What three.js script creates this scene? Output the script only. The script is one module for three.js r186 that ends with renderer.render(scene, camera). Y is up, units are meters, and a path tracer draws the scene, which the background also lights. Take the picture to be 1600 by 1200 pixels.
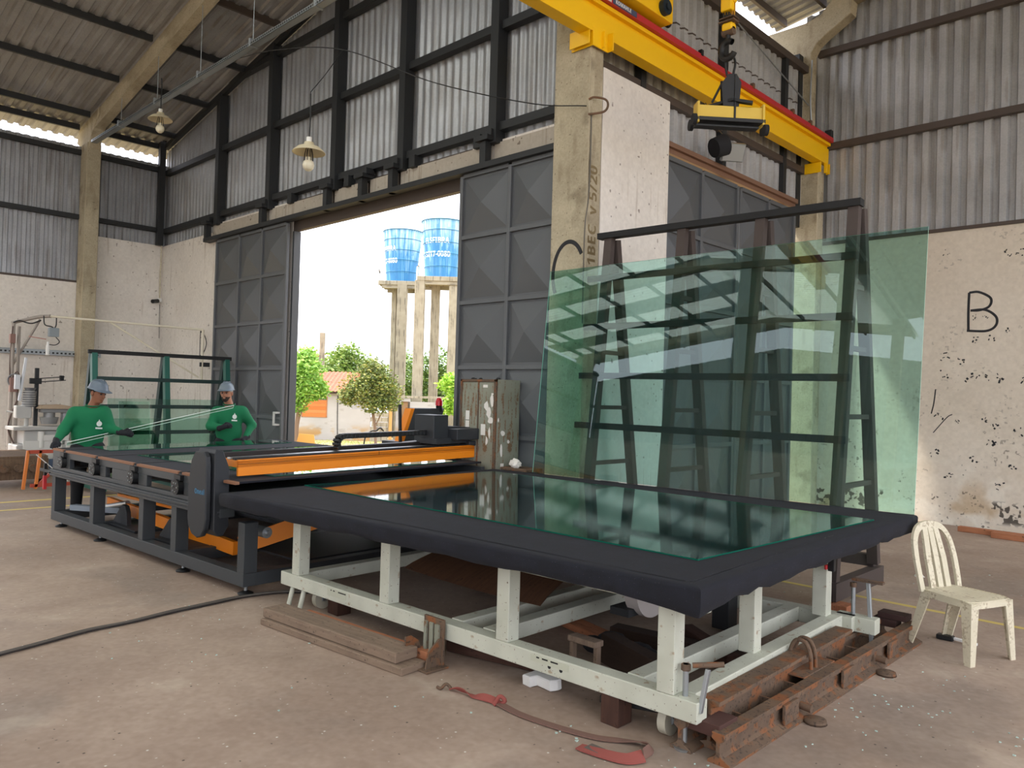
import * as THREE from 'three';
import { mergeGeometries, toCreasedNormals } from 'three/addons/utils/BufferGeometryUtils.js';
import { RoundedBoxGeometry } from 'three/addons/geometries/RoundedBoxGeometry.js';
import { FontLoader } from 'three/addons/loaders/FontLoader.js';
import { TextGeometry } from 'three/addons/geometries/TextGeometry.js';

// ---------------------------------------------------------------- camera, sky, exposure
// Plan coordinates: x runs along the big gate's wall, y is up, d is the depth towards that wall (three.js z = -d).
const scene = new THREE.Scene();
const camera = new THREE.PerspectiveCamera(52.61, 1600 / 1200, 0.05, 400);
camera.position.set(0, 1.65, 0);
camera.quaternion.setFromRotationMatrix(new THREE.Matrix4().makeBasis(
  new THREE.Vector3(0.71620, 0.02860, -0.69731), new THREE.Vector3(-0.01092, 0.99950, 0.02979), new THREE.Vector3(0.69781, -0.01372, 0.71615)));
const SKY = 2.0;
scene.background = new THREE.Color().setRGB(0.96 * SKY, 0.975 * SKY, 1.08 * SKY);
const renderer = new THREE.WebGLRenderer({ antialias: true });
renderer.toneMapping = THREE.LinearToneMapping;
renderer.toneMappingExposure = 1.5;
renderer.shadowMap.enabled = true;
// hazy sun, from the left and behind: it reaches in through the side gate only
const sun = new THREE.DirectionalLight(0xfff4e6, 4.0);
sun.position.set(-52, 66, 4); sun.target.position.set(-18, 0, -15);
sun.castShadow = true; sun.shadow.radius = 6; sun.shadow.mapSize.set(2048, 2048);
Object.assign(sun.shadow.camera, { left: -60, right: 60, top: 60, bottom: -60, near: 1, far: 160 });
scene.add(sun, sun.target);

// ---------------------------------------------------------------- helpers
let seed = 7;
const rnd = () => { seed = (seed * 1664525 + 1013904223) >>> 0; return seed / 4294967296; };
const rr = (a, b) => a + (b - a) * rnd();
const V = (x, y, d) => new THREE.Vector3(x, y, -d);
const lerp = (a, b, t) => a + (b - a) * t;
const clamp = (x, a, b) => Math.min(b, Math.max(a, x));
const sstep = (a, b, x) => { const t = clamp((x - a) / (b - a), 0, 1); return t * t * (3 - 2 * t); };
const origin = new WeakMap(), used = new Map();
function numbered(n) { const k = used.get(n) ?? 0; used.set(n, k + 1); return k ? n + '_' + String(k).padStart(3, '0') : n; }

function uvm(g, s = 1) {            // texture coordinates in metres from the side a face looks to
  if (g.index) g = g.toNonIndexed();
  if (!g.attributes.normal) g.computeVertexNormals();
  const p = g.attributes.position, n = g.attributes.normal, uv = new Float32Array(p.count * 2);
  for (let i = 0; i < p.count; i++) {
    const ax = Math.abs(n.getX(i)), ay = Math.abs(n.getY(i)), az = Math.abs(n.getZ(i));
    const x = p.getX(i), y = p.getY(i), z = p.getZ(i);
    const [u, v] = ay > ax && ay > az ? [x, z] : ax > az ? [z, y] : [x, y];
    uv[i * 2] = u / s; uv[i * 2 + 1] = v / s;
  }
  g.setAttribute('uv', new THREE.BufferAttribute(uv, 2));
  for (const k of Object.keys(g.attributes)) if (!['position', 'normal', 'uv'].includes(k)) g.deleteAttribute(k);
  return g;
}
// a mesh of joined geometries under a parent; geometry is written in the parent's root's surroundings
function mesh(name, geos, mat, parent = scene, keepUv = false) {
  geos = [].concat(geos);
  geos = geos.map((g) => (keepUv || g.userData.keep ? (g.index ? g.toNonIndexed() : g) : uvm(g)));
  for (const g of geos) for (const k of Object.keys(g.attributes)) if (!['position', 'normal', 'uv'].includes(k)) g.deleteAttribute(k);
  const g = geos.length > 1 ? mergeGeometries(geos) : geos[0];
  const o = origin.get(parent);
  if (o) g.translate(-o.x, -o.y, -o.z);
  const m = new THREE.Mesh(g, mat);
  m.castShadow = m.receiveShadow = true;
  m.name = parent === scene ? numbered(name) : name;
  if (o) origin.set(m, o);
  parent.add(m);
  return m;
}
const each = (name, geos, mat, parent) => geos.map((g) => mesh(name, g, mat, parent));
function tag(o, label, category, group, kind) {
  if (label) o.userData.label = label;
  if (category) o.userData.category = category;
  if (group) o.userData.group = group;
  if (kind) o.userData.kind = kind;
  return o;
}
function thing(name, label, category, pos, group) {       // pos [x, y, d] : the base of the thing; parts are written in plan coordinates
  const g = new THREE.Group(); g.name = numbered(name); scene.add(g);
  const p = V(...pos); g.position.copy(p); origin.set(g, p);
  return tag(g, label, category, group);
}
function localThing(name, label, category, pos, turn, group) {  // parts are written in the thing's own axes
  const g = new THREE.Group(); g.name = numbered(name); scene.add(g);
  g.position.copy(V(...pos)); g.rotation.y = turn;
  return tag(g, label, category, group);
}
function struct(name, pos = [0, 0, 0]) {
  const g = new THREE.Group(); g.name = numbered(name); scene.add(g); g.userData.kind = 'structure';
  const p = V(...pos); g.position.copy(p); origin.set(g, p);
  return g;
}
function box(x0, x1, y0, y1, d0, d1, bev = 0.004) {
  const w = Math.abs(x1 - x0), h = Math.abs(y1 - y0), l = Math.abs(d1 - d0), b = Math.min(bev, w * 0.3, h * 0.3, l * 0.3);
  const g = bev > 0 ? new RoundedBoxGeometry(w, h, l, 1, b) : new THREE.BoxGeometry(w, h, l);
  return g.translate((x0 + x1) / 2, (y0 + y1) / 2, -(d0 + d1) / 2);
}
function bar(a, b, w, h, roll = 0, bev = 0.003) {          // beam of width w and height h from a to b
  const dir = b.clone().sub(a), l = dir.length(); dir.normalize();
  const up = Math.abs(dir.y) > 0.95 ? new THREE.Vector3(0, 0, -1) : new THREE.Vector3(0, 1, 0);
  const s = new THREE.Vector3().crossVectors(up, dir).normalize(), t = new THREE.Vector3().crossVectors(dir, s);
  const g = bev > 0 ? new RoundedBoxGeometry(w, h, l, 1, Math.min(bev, w * 0.3, h * 0.3)) : new THREE.BoxGeometry(w, h, l);
  if (roll) g.rotateZ(roll);
  const m = new THREE.Matrix4().makeBasis(s, t, dir).setPosition(a.clone().add(b).multiplyScalar(0.5));
  const u = uvm(g), p = u.attributes.position, nn = u.attributes.normal;
  for (let i = 0; i < p.count; i++) u.attributes.uv.setXY(i, Math.abs(nn.getX(i)) > Math.abs(nn.getY(i)) ? p.getY(i) : p.getX(i), p.getZ(i));   // grain along the beam
  u.applyMatrix4(m); u.userData.keep = true; return u;
}
function cyl(a, b, r0, r1 = r0, seg = 16, open = false) {
  const dir = b.clone().sub(a), l = dir.length();
  const g = new THREE.CylinderGeometry(r1, r0, l, seg, 1, open);
  g.applyQuaternion(new THREE.Quaternion().setFromUnitVectors(new THREE.Vector3(0, 1, 0), dir.normalize()));
  return g.translate((a.x + b.x) / 2, (a.y + b.y) / 2, (a.z + b.z) / 2);
}
function tube(pts, r, seg = 0, rad = 8, closed = false, tension = 0.5) {
  const c = new THREE.CatmullRomCurve3(pts, closed, 'catmullrom', tension);
  return new THREE.TubeGeometry(c, seg || pts.length * 6, r, rad, closed);
}
function lathe(prof, pos, seg = 24) { return new THREE.LatheGeometry(prof.map(([r, y]) => new THREE.Vector2(Math.max(r, 1e-4), y)), seg).translate(pos.x, pos.y, pos.z); }
function poly(pts, depth, bev = 0) {        // outline in x, y, pushed out along z
  const s = new THREE.Shape(pts.map(([x, y]) => new THREE.Vector2(x, y)));
  return new THREE.ExtrudeGeometry(s, { depth, bevelEnabled: bev > 0, bevelSize: bev, bevelThickness: bev, bevelSegments: 1, curveSegments: 12 });
}
function quadMesh(rows) {                   // rows of points -> smooth surface
  const nr = rows.length, nc = rows[0].length, p = [], uv = [], id = [];
  rows.forEach((r, i) => r.forEach((q, j) => { p.push(q.x, q.y, q.z); uv.push(j / (nc - 1), i / (nr - 1)); }));
  for (let i = 0; i < nr - 1; i++) for (let j = 0; j < nc - 1; j++) { const a = i * nc + j; id.push(a, a + 1, a + nc, a + 1, a + nc + 1, a + nc); }
  const g = new THREE.BufferGeometry();
  g.setAttribute('position', new THREE.Float32BufferAttribute(p, 3)); g.setAttribute('uv', new THREE.Float32BufferAttribute(uv, 2));
  g.setIndex(id); g.computeVertexNormals(); return g;
}
// profiled metal sheet between s0 and s1: place(s, y, off) gives the point; off is the profile's depth
function profiled(s0, s1, yLo, yHi, pitch, amp, kind, place, rows = 1) {
  const ss = [], oo = [];
  const prof = kind === 'wave' ? [0, 1, 2, 3, 4, 5, 6, 7].map((k) => [k / 8, 0.5 - 0.5 * Math.cos((k / 8) * 2 * Math.PI)])
    : [[0, 0], [0.34, 0], [0.46, 1], [0.88, 1], [1.0, 0]].slice(0, 4);
  const n0 = Math.floor(s0 / pitch) - 1, n1 = Math.ceil(s1 / pitch) + 1;
  const at = (s) => {
    const f = s / pitch - Math.floor(s / pitch);
    if (kind === 'wave') return 0.5 - 0.5 * Math.cos(f * 2 * Math.PI);
    return f < 0.34 ? 0 : f < 0.46 ? (f - 0.34) / 0.12 : f < 0.88 ? 1 : 1 - (f - 0.88) / 0.12;
  };
  ss.push(s0); oo.push(at(s0));
  for (let n = n0; n < n1; n++) for (const [f, o] of prof) { const s = (n + f) * pitch; if (s > s0 + 1e-4 && s < s1 - 1e-4) { ss.push(s); oo.push(o); } }
  ss.push(s1); oo.push(at(s1));
  const p = [], uv = [], id = [];
  for (let i = 0; i < ss.length; i++) for (let r = 0; r <= rows; r++) {
    const lo = typeof yLo === 'function' ? yLo(ss[i]) : yLo, hi = typeof yHi === 'function' ? yHi(ss[i]) : yHi, y = lerp(lo, hi, r / rows), q = place(ss[i], y, oo[i] * amp);
    p.push(q.x, q.y, q.z); uv.push(ss[i], y);
  }
  const c = rows + 1;
  for (let i = 0; i < ss.length - 1; i++) for (let r = 0; r < rows; r++) { const a = i * c + r; id.push(a, a + c, a + 1, a + c, a + c + 1, a + 1); }
  let g = new THREE.BufferGeometry();
  g.setAttribute('position', new THREE.Float32BufferAttribute(p, 3)); g.setAttribute('uv', new THREE.Float32BufferAttribute(uv, 2)); g.setIndex(id);
  if (kind === 'wave') g.computeVertexNormals(); else { g = g.toNonIndexed(); g.computeVertexNormals(); }
  return g.index ? g.toNonIndexed() : g;
}

// ---------------------------------------------------------------- textures
function hash(x, y, s) { let h = (Math.imul(x, 374761393) + Math.imul(y, 668265263) + Math.imul(s, 982451653)) | 0; h = Math.imul(h ^ (h >>> 13), 1274126177); return ((h ^ (h >>> 16)) >>> 0) / 4294967296; }
function vnoise(x, y, per, s) {
  const xi = Math.floor(x), yi = Math.floor(y), fx = x - xi, fy = y - yi, m = (a) => ((a % per) + per) % per;
  const u = fx * fx * (3 - 2 * fx), v = fy * fy * (3 - 2 * fy), x0 = m(xi), x1 = m(xi + 1), y0 = m(yi), y1 = m(yi + 1);
  return lerp(lerp(hash(x0, y0, s), hash(x1, y0, s), u), lerp(hash(x0, y1, s), hash(x1, y1, s), u), v);
}
function fbm(u, v, f, oct, s) { let a = 0, w = 0.5, t = 0; for (let i = 0; i < oct; i++) { a += w * vnoise(u * f, v * f, f, s + i * 17); t += w; w *= 0.5; f *= 2; } return a / t; }
function aniso(u, v, fu, fv, s) { const xi = Math.floor(u * fu), f = u * fu - xi, q = f * f * (3 - 2 * f), k = (a) => { const y = v * fv, yi = Math.floor(y), g = y - yi; return lerp(hash(((a % fu) + fu) % fu, ((yi % fv) + fv) % fv, s), hash(((a % fu) + fu) % fu, (((yi + 1) % fv) + fv) % fv, s), g * g * (3 - 2 * g)); }; return lerp(k(xi), k(xi + 1), q); }
function tex(w, h, fn, metres, srgb = true) {       // fn(u, v) -> [r, g, b] 0..255
  const d = new Uint8Array(w * h * 4);
  for (let j = 0; j < h; j++) for (let i = 0; i < w; i++) {
    const c = fn((i + 0.5) / w, (j + 0.5) / h), o = (j * w + i) * 4;
    d[o] = clamp(c[0], 0, 255); d[o + 1] = clamp(c[1] ?? c[0], 0, 255); d[o + 2] = clamp(c[2] ?? c[0], 0, 255); d[o + 3] = 255;
  }
  const t = new THREE.DataTexture(d, w, h, THREE.RGBAFormat);
  if (srgb) t.colorSpace = THREE.SRGBColorSpace;
  t.wrapS = t.wrapT = THREE.RepeatWrapping; t.magFilter = THREE.LinearFilter; t.minFilter = THREE.LinearMipmapLinearFilter; t.generateMipmaps = true;
  const [mu, mv] = [].concat(metres, metres); t.repeat.set(1 / mu, 1 / mv); t.needsUpdate = true;
  return t;
}
const mixc = (a, b, t) => [lerp(a[0], b[0], t), lerp(a[1], b[1], t), lerp(a[2], b[2], t)];
const std = (color, rough = 0.7, metal = 0, extra = {}) => new THREE.MeshStandardMaterial({ color, roughness: rough, metalness: metal, side: THREE.DoubleSide, ...extra });

const T = {};
T.floor = tex(1024, 1024, (u, v) => {
  const big = fbm(u, v, 3, 5, 1), mid = fbm(u, v, 14, 4, 9), fine = fbm(u, v, 180, 2, 31), streak = fbm(u + 0.12 * big, v * 1.0, 6, 4, 55);
  let c = mixc([152, 132, 117], [174, 155, 139], sstep(0.25, 0.75, big * 0.6 + mid * 0.4));
  c = mixc(c, [134, 121, 111], 0.5 * sstep(0.56, 0.74, streak));
  c = mixc(c, [192, 180, 164], 0.3 * sstep(0.66, 0.82, mid));
  const k = (fine - 0.5) * 16; c = c.map((x) => x + k);
  const sp = hash(Math.floor(u * 700), Math.floor(v * 700), 3);
  if (sp > 0.9988) c = [215, 214, 206]; else if (sp < 0.0007) c = [62, 54, 48];
  return c;
}, 5);
T.floorBump = tex(512, 512, (u, v) => { const a = fbm(u, v, 40, 4, 5), b = fbm(u, v, 8, 3, 15); const k = 90 + a * 80 + b * 40; return [k, k, k]; }, 2.5, false);
T.floorRough = tex(512, 512, (u, v) => { const a = sstep(0.35, 0.65, fbm(u, v, 5, 5, 71)); const k = 150 + a * 60; return [k, k, k]; }, 5, false);
T.plaster = tex(1024, 1024, (u, v) => {
  const big = fbm(u, v, 4, 5, 101), f = fbm(u, v, 90, 3, 121), drip = aniso(u, v, 60, 5, 7) * 0.6 + aniso(u, v, 170, 9, 8) * 0.4;
  let c = mixc([216, 209, 200], [234, 229, 221], big);
  c = mixc(c, [176, 163, 148], 0.5 * sstep(0.62, 0.85, drip) * sstep(0.45, 0.7, big));
  const k = (f - 0.5) * 18; c = c.map((x) => x + k);
  const sp = fbm(u, v, 60, 2, 77); if (sp > 0.87) c = mixc(c, [110, 100, 90], 0.6);
  return c;
}, 3.2);
T.concrete = tex(512, 512, (u, v) => {
  const big = fbm(u, v, 4, 5, 201), f = fbm(u, v, 100, 2, 221), st = aniso(u, v, 24, 6, 5);
  let c = mixc([158, 147, 124], [200, 190, 164], big);
  c = mixc(c, [112, 102, 84], 0.55 * sstep(0.6, 0.82, fbm(u, v, 6, 4, 241)));
  c = mixc(c, [138, 126, 104], 0.4 * sstep(0.6, 0.9, st));
  const sp = fbm(u, v, 70, 2, 261); if (sp > 0.85) c = mixc(c, [92, 82, 68], 0.6);
  const k = (f - 0.5) * 20; return c.map((x) => x + k);
}, 1.6);
T.metal = tex(512, 512, (u, v) => {
  const big = fbm(u, v, 5, 4, 301), st = aniso(u, v, 50, 4, 31), f = fbm(u, v, 120, 2, 321);
  let c = mixc([158, 159, 160], [192, 193, 194], big);
  c = mixc(c, [128, 120, 112], 0.35 * sstep(0.6, 0.9, st)); const k = (f - 0.5) * 14; return c.map((x) => x + k);
}, 2);
T.rust = tex(512, 512, (u, v) => {
  const a = fbm(u, v, 6, 5, 401), b = fbm(u, v, 60, 3, 421);
  let c = mixc([84, 72, 62], [128, 102, 80], a); c = mixc(c, [146, 88, 50], 0.8 * sstep(0.55, 0.75, fbm(u, v, 9, 4, 441))); c = mixc(c, [58, 48, 42], 0.6 * sstep(0.6, 0.8, b));
  return c;
}, 0.8);
function woodTex(a, b, s) { return tex(256, 512, (u, v) => { const g = aniso(u, v, 64, 4, s) * 0.5 + aniso(u, v, 20, 3, s + 3) * 0.5, n = fbm(u, v, 8, 4, s + 9); let c = mixc(a, b, g * 0.7 + n * 0.3); c = mixc(c, [50, 40, 32], 0.5 * sstep(0.72, 0.86, fbm(u, v, 24, 3, s + 21))); return c; }, 0.5); }
T.woodGrey = woodTex([106, 88, 74], [152, 132, 112], 511);
T.woodRed = woodTex([150, 92, 62], [196, 134, 96], 541);
T.felt = tex(256, 256, (u, v) => { const f = hash(Math.floor(u * 256), Math.floor(v * 256), 5), n = fbm(u, v, 10, 4, 601); let k = 0.75 + 0.35 * n + (f - 0.5) * 0.35; if (f > 0.9985) return [92, 92, 98]; return [24 * k, 26 * k, 35 * k]; }, 0.6);
T.paintWhite = tex(512, 512, (u, v) => { const a = fbm(u, v, 5, 4, 701), r = fbm(u, v, 16, 4, 721); let c = mixc([176, 178, 162], [204, 206, 190], a); c = mixc(c, [140, 116, 90], 0.6 * sstep(0.72, 0.82, r)); const sp = fbm(u, v, 80, 2, 741); if (sp > 0.875) c = [96, 82, 68]; return c; }, 0.9);
T.tarnish = tex(512, 512, (u, v) => { const a = fbm(u, v, 4, 5, 801), st = aniso(u, v, 40, 6, 83), f = fbm(u, v, 60, 3, 821); let c = mixc([126, 128, 112], [150, 152, 136], a); c = mixc(c, [116, 80, 52], 0.75 * sstep(0.55, 0.78, st * 0.6 + f * 0.4)); return c; }, 0.8);
T.grime = tex(512, 512, (u, v) => { const a = fbm(u, v, 6, 5, 901), f = fbm(u, v, 40, 3, 921); let c = mixc([196, 188, 162], [222, 214, 190], a); c = mixc(c, [138, 122, 96], 0.6 * sstep(0.52, 0.72, f * 0.5 + a * 0.5)); return c; }, 0.5);

const M = {
  floor: std(0xffffff, 1, 0, { map: T.floor, roughnessMap: T.floorRough, bumpMap: T.floorBump, bumpScale: 0.003 }),
  plaster: std(0xffffff, 0.9, 0, { map: T.plaster }),
  concrete: std(0xffffff, 0.92, 0, { map: T.concrete }),
  board: std(0xc9c5bd, 0.9, 0, { map: T.plaster }),
  sheet: std(0xf2f4f8, 0.38, 0.4, { map: T.metal }),
  roofing: std(0xe2e0de, 0.55, 0.25, { map: T.metal }),
  sheetRight: std(0xffffff, 0.4, 0.2, { map: T.metal }),
  sheetPale: std(0xffffff, 0.55, 0.1, { map: T.metal }),
  dark: std(0x2b2d2f, 0.55, 0.2),
  brownSteel: std(0x544a44, 0.6, 0.2),
  gate: std(0x5f6265, 0.5, 0.25),
  gateFrame: std(0x64676a, 0.5, 0.25),
  galv: std(0xa9afb2, 0.4, 0.8),
  rust: std(0xffffff, 0.85, 0.2, { map: T.rust }),
  yellow: std(0xf8c400, 0.45, 0),
  yellowPale: std(0xd9b84a, 0.55, 0),
  red: std(0xb92a2e, 0.5, 0),
  black: std(0x17181a, 0.5, 0.1),
  rubber: std(0x1b1c20, 0.85, 0),
  machine: std(0x3f4346, 0.5, 0.15),
  machineDark: std(0x2a2d31, 0.55, 0.1),
  orange: std(0xf08a12, 0.45, 0),
  aluminium: std(0xc9ccce, 0.3, 0.9),
  white: std(0xe6e6e2, 0.6, 0),
  frameWhite: std(0xffffff, 0.6, 0, { map: T.paintWhite }),
  felt: std(0xffffff, 1, 0, { map: T.felt }),
  woodGrey: std(0xffffff, 0.9, 0, { map: T.woodGrey }),
  woodRed: std(0xffffff, 0.85, 0, { map: T.woodRed }),
  woodDark: std(0x6a5a50, 0.9, 0, { map: T.woodGrey }),
  timberPost: std(0x8a6a62, 0.9, 0, { map: T.woodGrey }),
  green: std(0x1d5c50, 0.5, 0.1),
  greenDark: std(0x14312f, 0.55, 0.1),
  rackBrown: std(0x4a403c, 0.7, 0.1),
  rackBlack: std(0x1d1e1f, 0.8, 0),
  plastic: std(0xffffff, 0.55, 0, { map: T.grime }),
  cabinet: std(0xffffff, 0.65, 0.1, { map: T.tarnish }),
  tarnishPlate: std(0xffffff, 0.7, 0.2, { map: T.tarnish }),
  plankPale: std(0xd8cfc4, 0.9, 0, { map: T.woodGrey }),
  paper: std(0xe4e0d8, 0.9, 0),
  paint: std(0x26272a, 0.8, 0),
  glassEdge: std(0x0d5a48, 0.2, 0, { emissive: 0x000000 }),
  glassEdgePale: std(0xa8d8c6, 0.2, 0),
};
function glass(tint, rough = 0) { return new THREE.MeshPhysicalMaterial({ color: tint, roughness: rough, metalness: 0, transmission: 1, thickness: 0, ior: 1.5, side: THREE.DoubleSide }); }
M.glass = glass(0xdcf0e8);
M.glassPale = glass(0xe2f2ec);
M.glassBig = glass(0xd2ece8, 0);
M.glassTable = glass(0xcfeaea, 0.05);

// ================================================================ THE BUILDING
const XL = -16.41, DG = 6.38, XP = -5.02, DR = 12.2, DB = -13, XR = 5.2;
const roof1 = (x) => (x < -9.4 ? 6.63 + 0.19 * (x + 16.13) : 6.63 + 0.19 * (-9.4 + 16.13) - 0.1 * (x + 9.4));
const roof2 = (x) => (x < 1.6 ? 7.95 + 0.16 * (x + 5.4) : 7.95 + 0.16 * 7 - 0.16 * (x - 1.6));

// ---- floor, with the painted lanes
{
  const f = struct('floor');
  mesh('slab', [box(XL - 0.2, XR, -0.2, 0, DB, 6.5, 0), box(-5.25, XR, -0.2, 0, 6.5, DR + 0.1, 0)], M.floor, f);
  const lane = std(0xcfb968, 0.7), pale = std(0xd9d6cc, 0.75);
  mesh('lane_marking', box(-5.0, XR, 0, 0.0015, 6.9, 6.96, 0), lane, f);
  mesh('lane_marking', box(-12.26, -12.16, 0, 0.0015, -3, 4.2, 0), lane, f);
  mesh('lane_marking', box(-11.5, -11.42, 0, 0.0015, -3, 3.4, 0), lane, f);
}
// ---- ground of the yard: level near the hall, then falling away
const yardAt = (X, D) => [0.7162 * X - 0.6976 * D, 0.6976 * X + 0.7162 * D];            // metres along and away across the yard -> x, d
const groundY = (D) => -0.06 - Math.max(0, D - 21) * 0.047;
T.soil = tex(512, 512, (u, v) => { const a = fbm(u, v, 5, 5, 1101), g = fbm(u, v, 8, 5, 1131), f = fbm(u, v, 120, 2, 1151); let c = mixc([150, 126, 90], [176, 152, 114], a); c = mixc(c, [108, 118, 52], 0.9 * sstep(0.52, 0.68, g)); const k = (f - 0.5) * 40; return c.map((x) => x + k); }, 7);
{
  const rows = [];
  for (const D of [-60, 0, 8, 16, 21, 26, 32, 40, 50, 70, 110]) { const r = []; for (let X = -80; X <= 80; X += 16) { const [x, d] = yardAt(X, D); r.push(V(x, groundY(D), d)); } rows.push(r.reverse()); }
  tag(mesh('yard_ground', quadMesh(rows), std(0xffffff, 1, 0, { map: T.soil })), null, null, null, 'structure');
}

// ---- wall_left
const sheetRow = (parent, s0, s1, w, lo, hi, pitch, amp, kind, place, mat, rows = 1) => {
  const n = Math.max(1, Math.round((s1 - s0) / w));
  for (let i = 0; i < n; i++) { const off = (i % 2) * 0.0025; mesh('corrugated_sheet', profiled(lerp(s0, s1, i / n) - 0.04, lerp(s0, s1, (i + 1) / n) + 0.04, lo, hi, pitch, amp, kind, (s, y, o) => place(s, y, o + off), rows), mat, parent, true); }
};
function column(name, x0, x1, d0, d1, top, parent) { return mesh(name, box(x0, x1, 0, top, d0, d1, 0.02), M.concrete, parent); }
{
  const w = struct('wall_left', [XL, 0, 0]);
  mesh('plaster_wall', [box(XL - 0.16, XL, 0, 3.59, DB, -3, 0), box(XL - 0.16, XL, 3.4, 3.59, -3, 3.45, 0), box(XL - 0.16, XL, 0, 3.59, 3.45, 4.9, 0), box(XL - 0.16, XL, 0, 4.51, 4.9, DG + 0.1, 0)], M.plaster, w);
  const pl = (s, y, o) => V(XL - 0.07 + o, y, s);
  sheetRow(w, DB, 4.86, 1.02, 3.56, 6.19, 0.146, 0.035, 'trap', pl, M.sheet);
  sheetRow(w, 4.86, DG + 0.05, 0.76, 4.5, 6.19, 0.146, 0.035, 'trap', pl, M.sheet);
  for (const y of [6.06, 4.82]) mesh('girt', box(XL - 0.03, XL + 0.06, y - 0.045, y + 0.045, DB, DG - 0.05), M.dark, w);
  mesh('girt', box(XL - 0.03, XL + 0.01, 3.56, 3.6, DB, 4.86), M.brownSteel, w);
  for (let d = 4.78; d > DB; d -= 5.6) {
    mesh('column', box(XL + 0.02, XL + 0.38, 0, 6.2, d, d + 0.25, 0.015), M.concrete, w);
    // bracket that carries the rafter
    const br = poly([[XL + 0.02, 6.1], [XL + 0.38, 6.1], [XL + 0.46, 6.3], [XL + 0.72, 6.52], [XL + 0.9, 6.62], [XL + 0.9, 6.74], [XL - 0.22, 6.54], [XL - 0.3, 6.3], [XL - 0.1, 6.2]], 0.19, 0.008).translate(0, 0, -d - 0.22);
    mesh('column_head', br, M.concrete, w);
  }
  // steel corner post
  mesh('corner_post', box(XL + 0.02, XL + 0.13, 4.5, 6.68, DG - 0.16, DG - 0.04), M.dark, w);
}
// ---- the gable wall with the big gate
{
  const w = struct('wall_gable', [-10, 0, DG]);
  mesh('plaster_wall', [box(XL - 0.1, -13.9, 0, 4.5, DG, DG + 0.13, 0), box(-14.05, -11.24, 0, 4.66, DG + 0.02, DG + 0.13, 0), box(-7.02, -5.28, 0, 4.66, DG + 0.02, DG + 0.13, 0)], M.plaster, w);
  mesh('lintel', [box(-11.24, -7.02, 4.17, 4.66, DG + 0.03, DG + 0.13, 0.01)], M.brownSteel, w);
  mesh('door_jamb', [box(-11.24, -11.19, 0, 4.17, DG + 0.02, DG + 0.14), box(-7.07, -7.02, 0, 4.17, DG + 0.02, DG + 0.14)], M.gate, w);
  for (const [a, b] of [[-14.05, -12.04], [-11.94, -10.1], [-10.0, -9.2], [-9.1, -8.5], [-8.4, -6.7], [-6.6, -5.5]]) mesh('concrete_board', box(a, b, 4.37, 4.62, DG - 0.02, DG + 0.03, 0.006), M.board, w);
  const top = (x) => roof1(x) - 0.05;
  sheetRow(w, XL - 0.12, -5.3, 0.87, (x) => (x < -14.0 ? 4.49 : 4.6), top, 0.145, 0.03, 'wave', (s, y, o) => V(s, y, DG + 0.1 - o), M.sheet, 3);
  for (const y of [6.0, 4.8]) mesh('girt', box(XL + 0.1, -5.5, y - 0.05, y + 0.05, DG - 0.04, DG + 0.07), M.dark, w);
  mesh('girt', box(-13.8, -5.5, 7.15, 7.25, DG - 0.04, DG + 0.07), M.dark, w);
  for (const x of [-13.81, -11.91, -9.96, -8.33, -6.57]) mesh('post', box(x - 0.065, x + 0.065, 4.6, top(x) - 0.02, DG - 0.1, DG + 0.06), M.dark, w);
  for (const x of [-11.22, -9.62, -9.16, -8.1, -6.85]) mesh('short_post', box(x - 0.06, x + 0.06, 4.6, 4.76, DG - 0.08, DG + 0.05), M.dark, w);
  mesh('verge_rail', bar(V(XL + 0.1, top(XL + 0.1) - 0.02, DG - 0.03), V(-9.4, top(-9.4) - 0.02, DG - 0.03), 0.08, 0.1), M.dark, w);
  mesh('verge_rail', bar(V(-9.4, top(-9.4) - 0.02, DG - 0.03), V(-5.4, top(-5.4) - 0.02, DG - 0.03), 0.08, 0.1), M.dark, w);
  for (const x of [-14.07, -12.0, -10.05, -9.15, -8.45, -6.66]) {
    mesh('track_hanger', [box(x - 0.05, x + 0.05, 4.3, 4.62, DG - 0.16, DG - 0.06), box(x - 0.1, x + 0.12, 4.62, 4.68, DG - 0.2, DG + 0.02), box(x + 0.02, x + 0.12, 4.66, 4.76, DG - 0.14, DG + 0.0)], M.dark, w);
  }
  mesh('door_track', [box(-14.12, -5.5, 4.3, 4.37, DG - 0.17, DG - 0.03)], M.dark, w);
}
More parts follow.
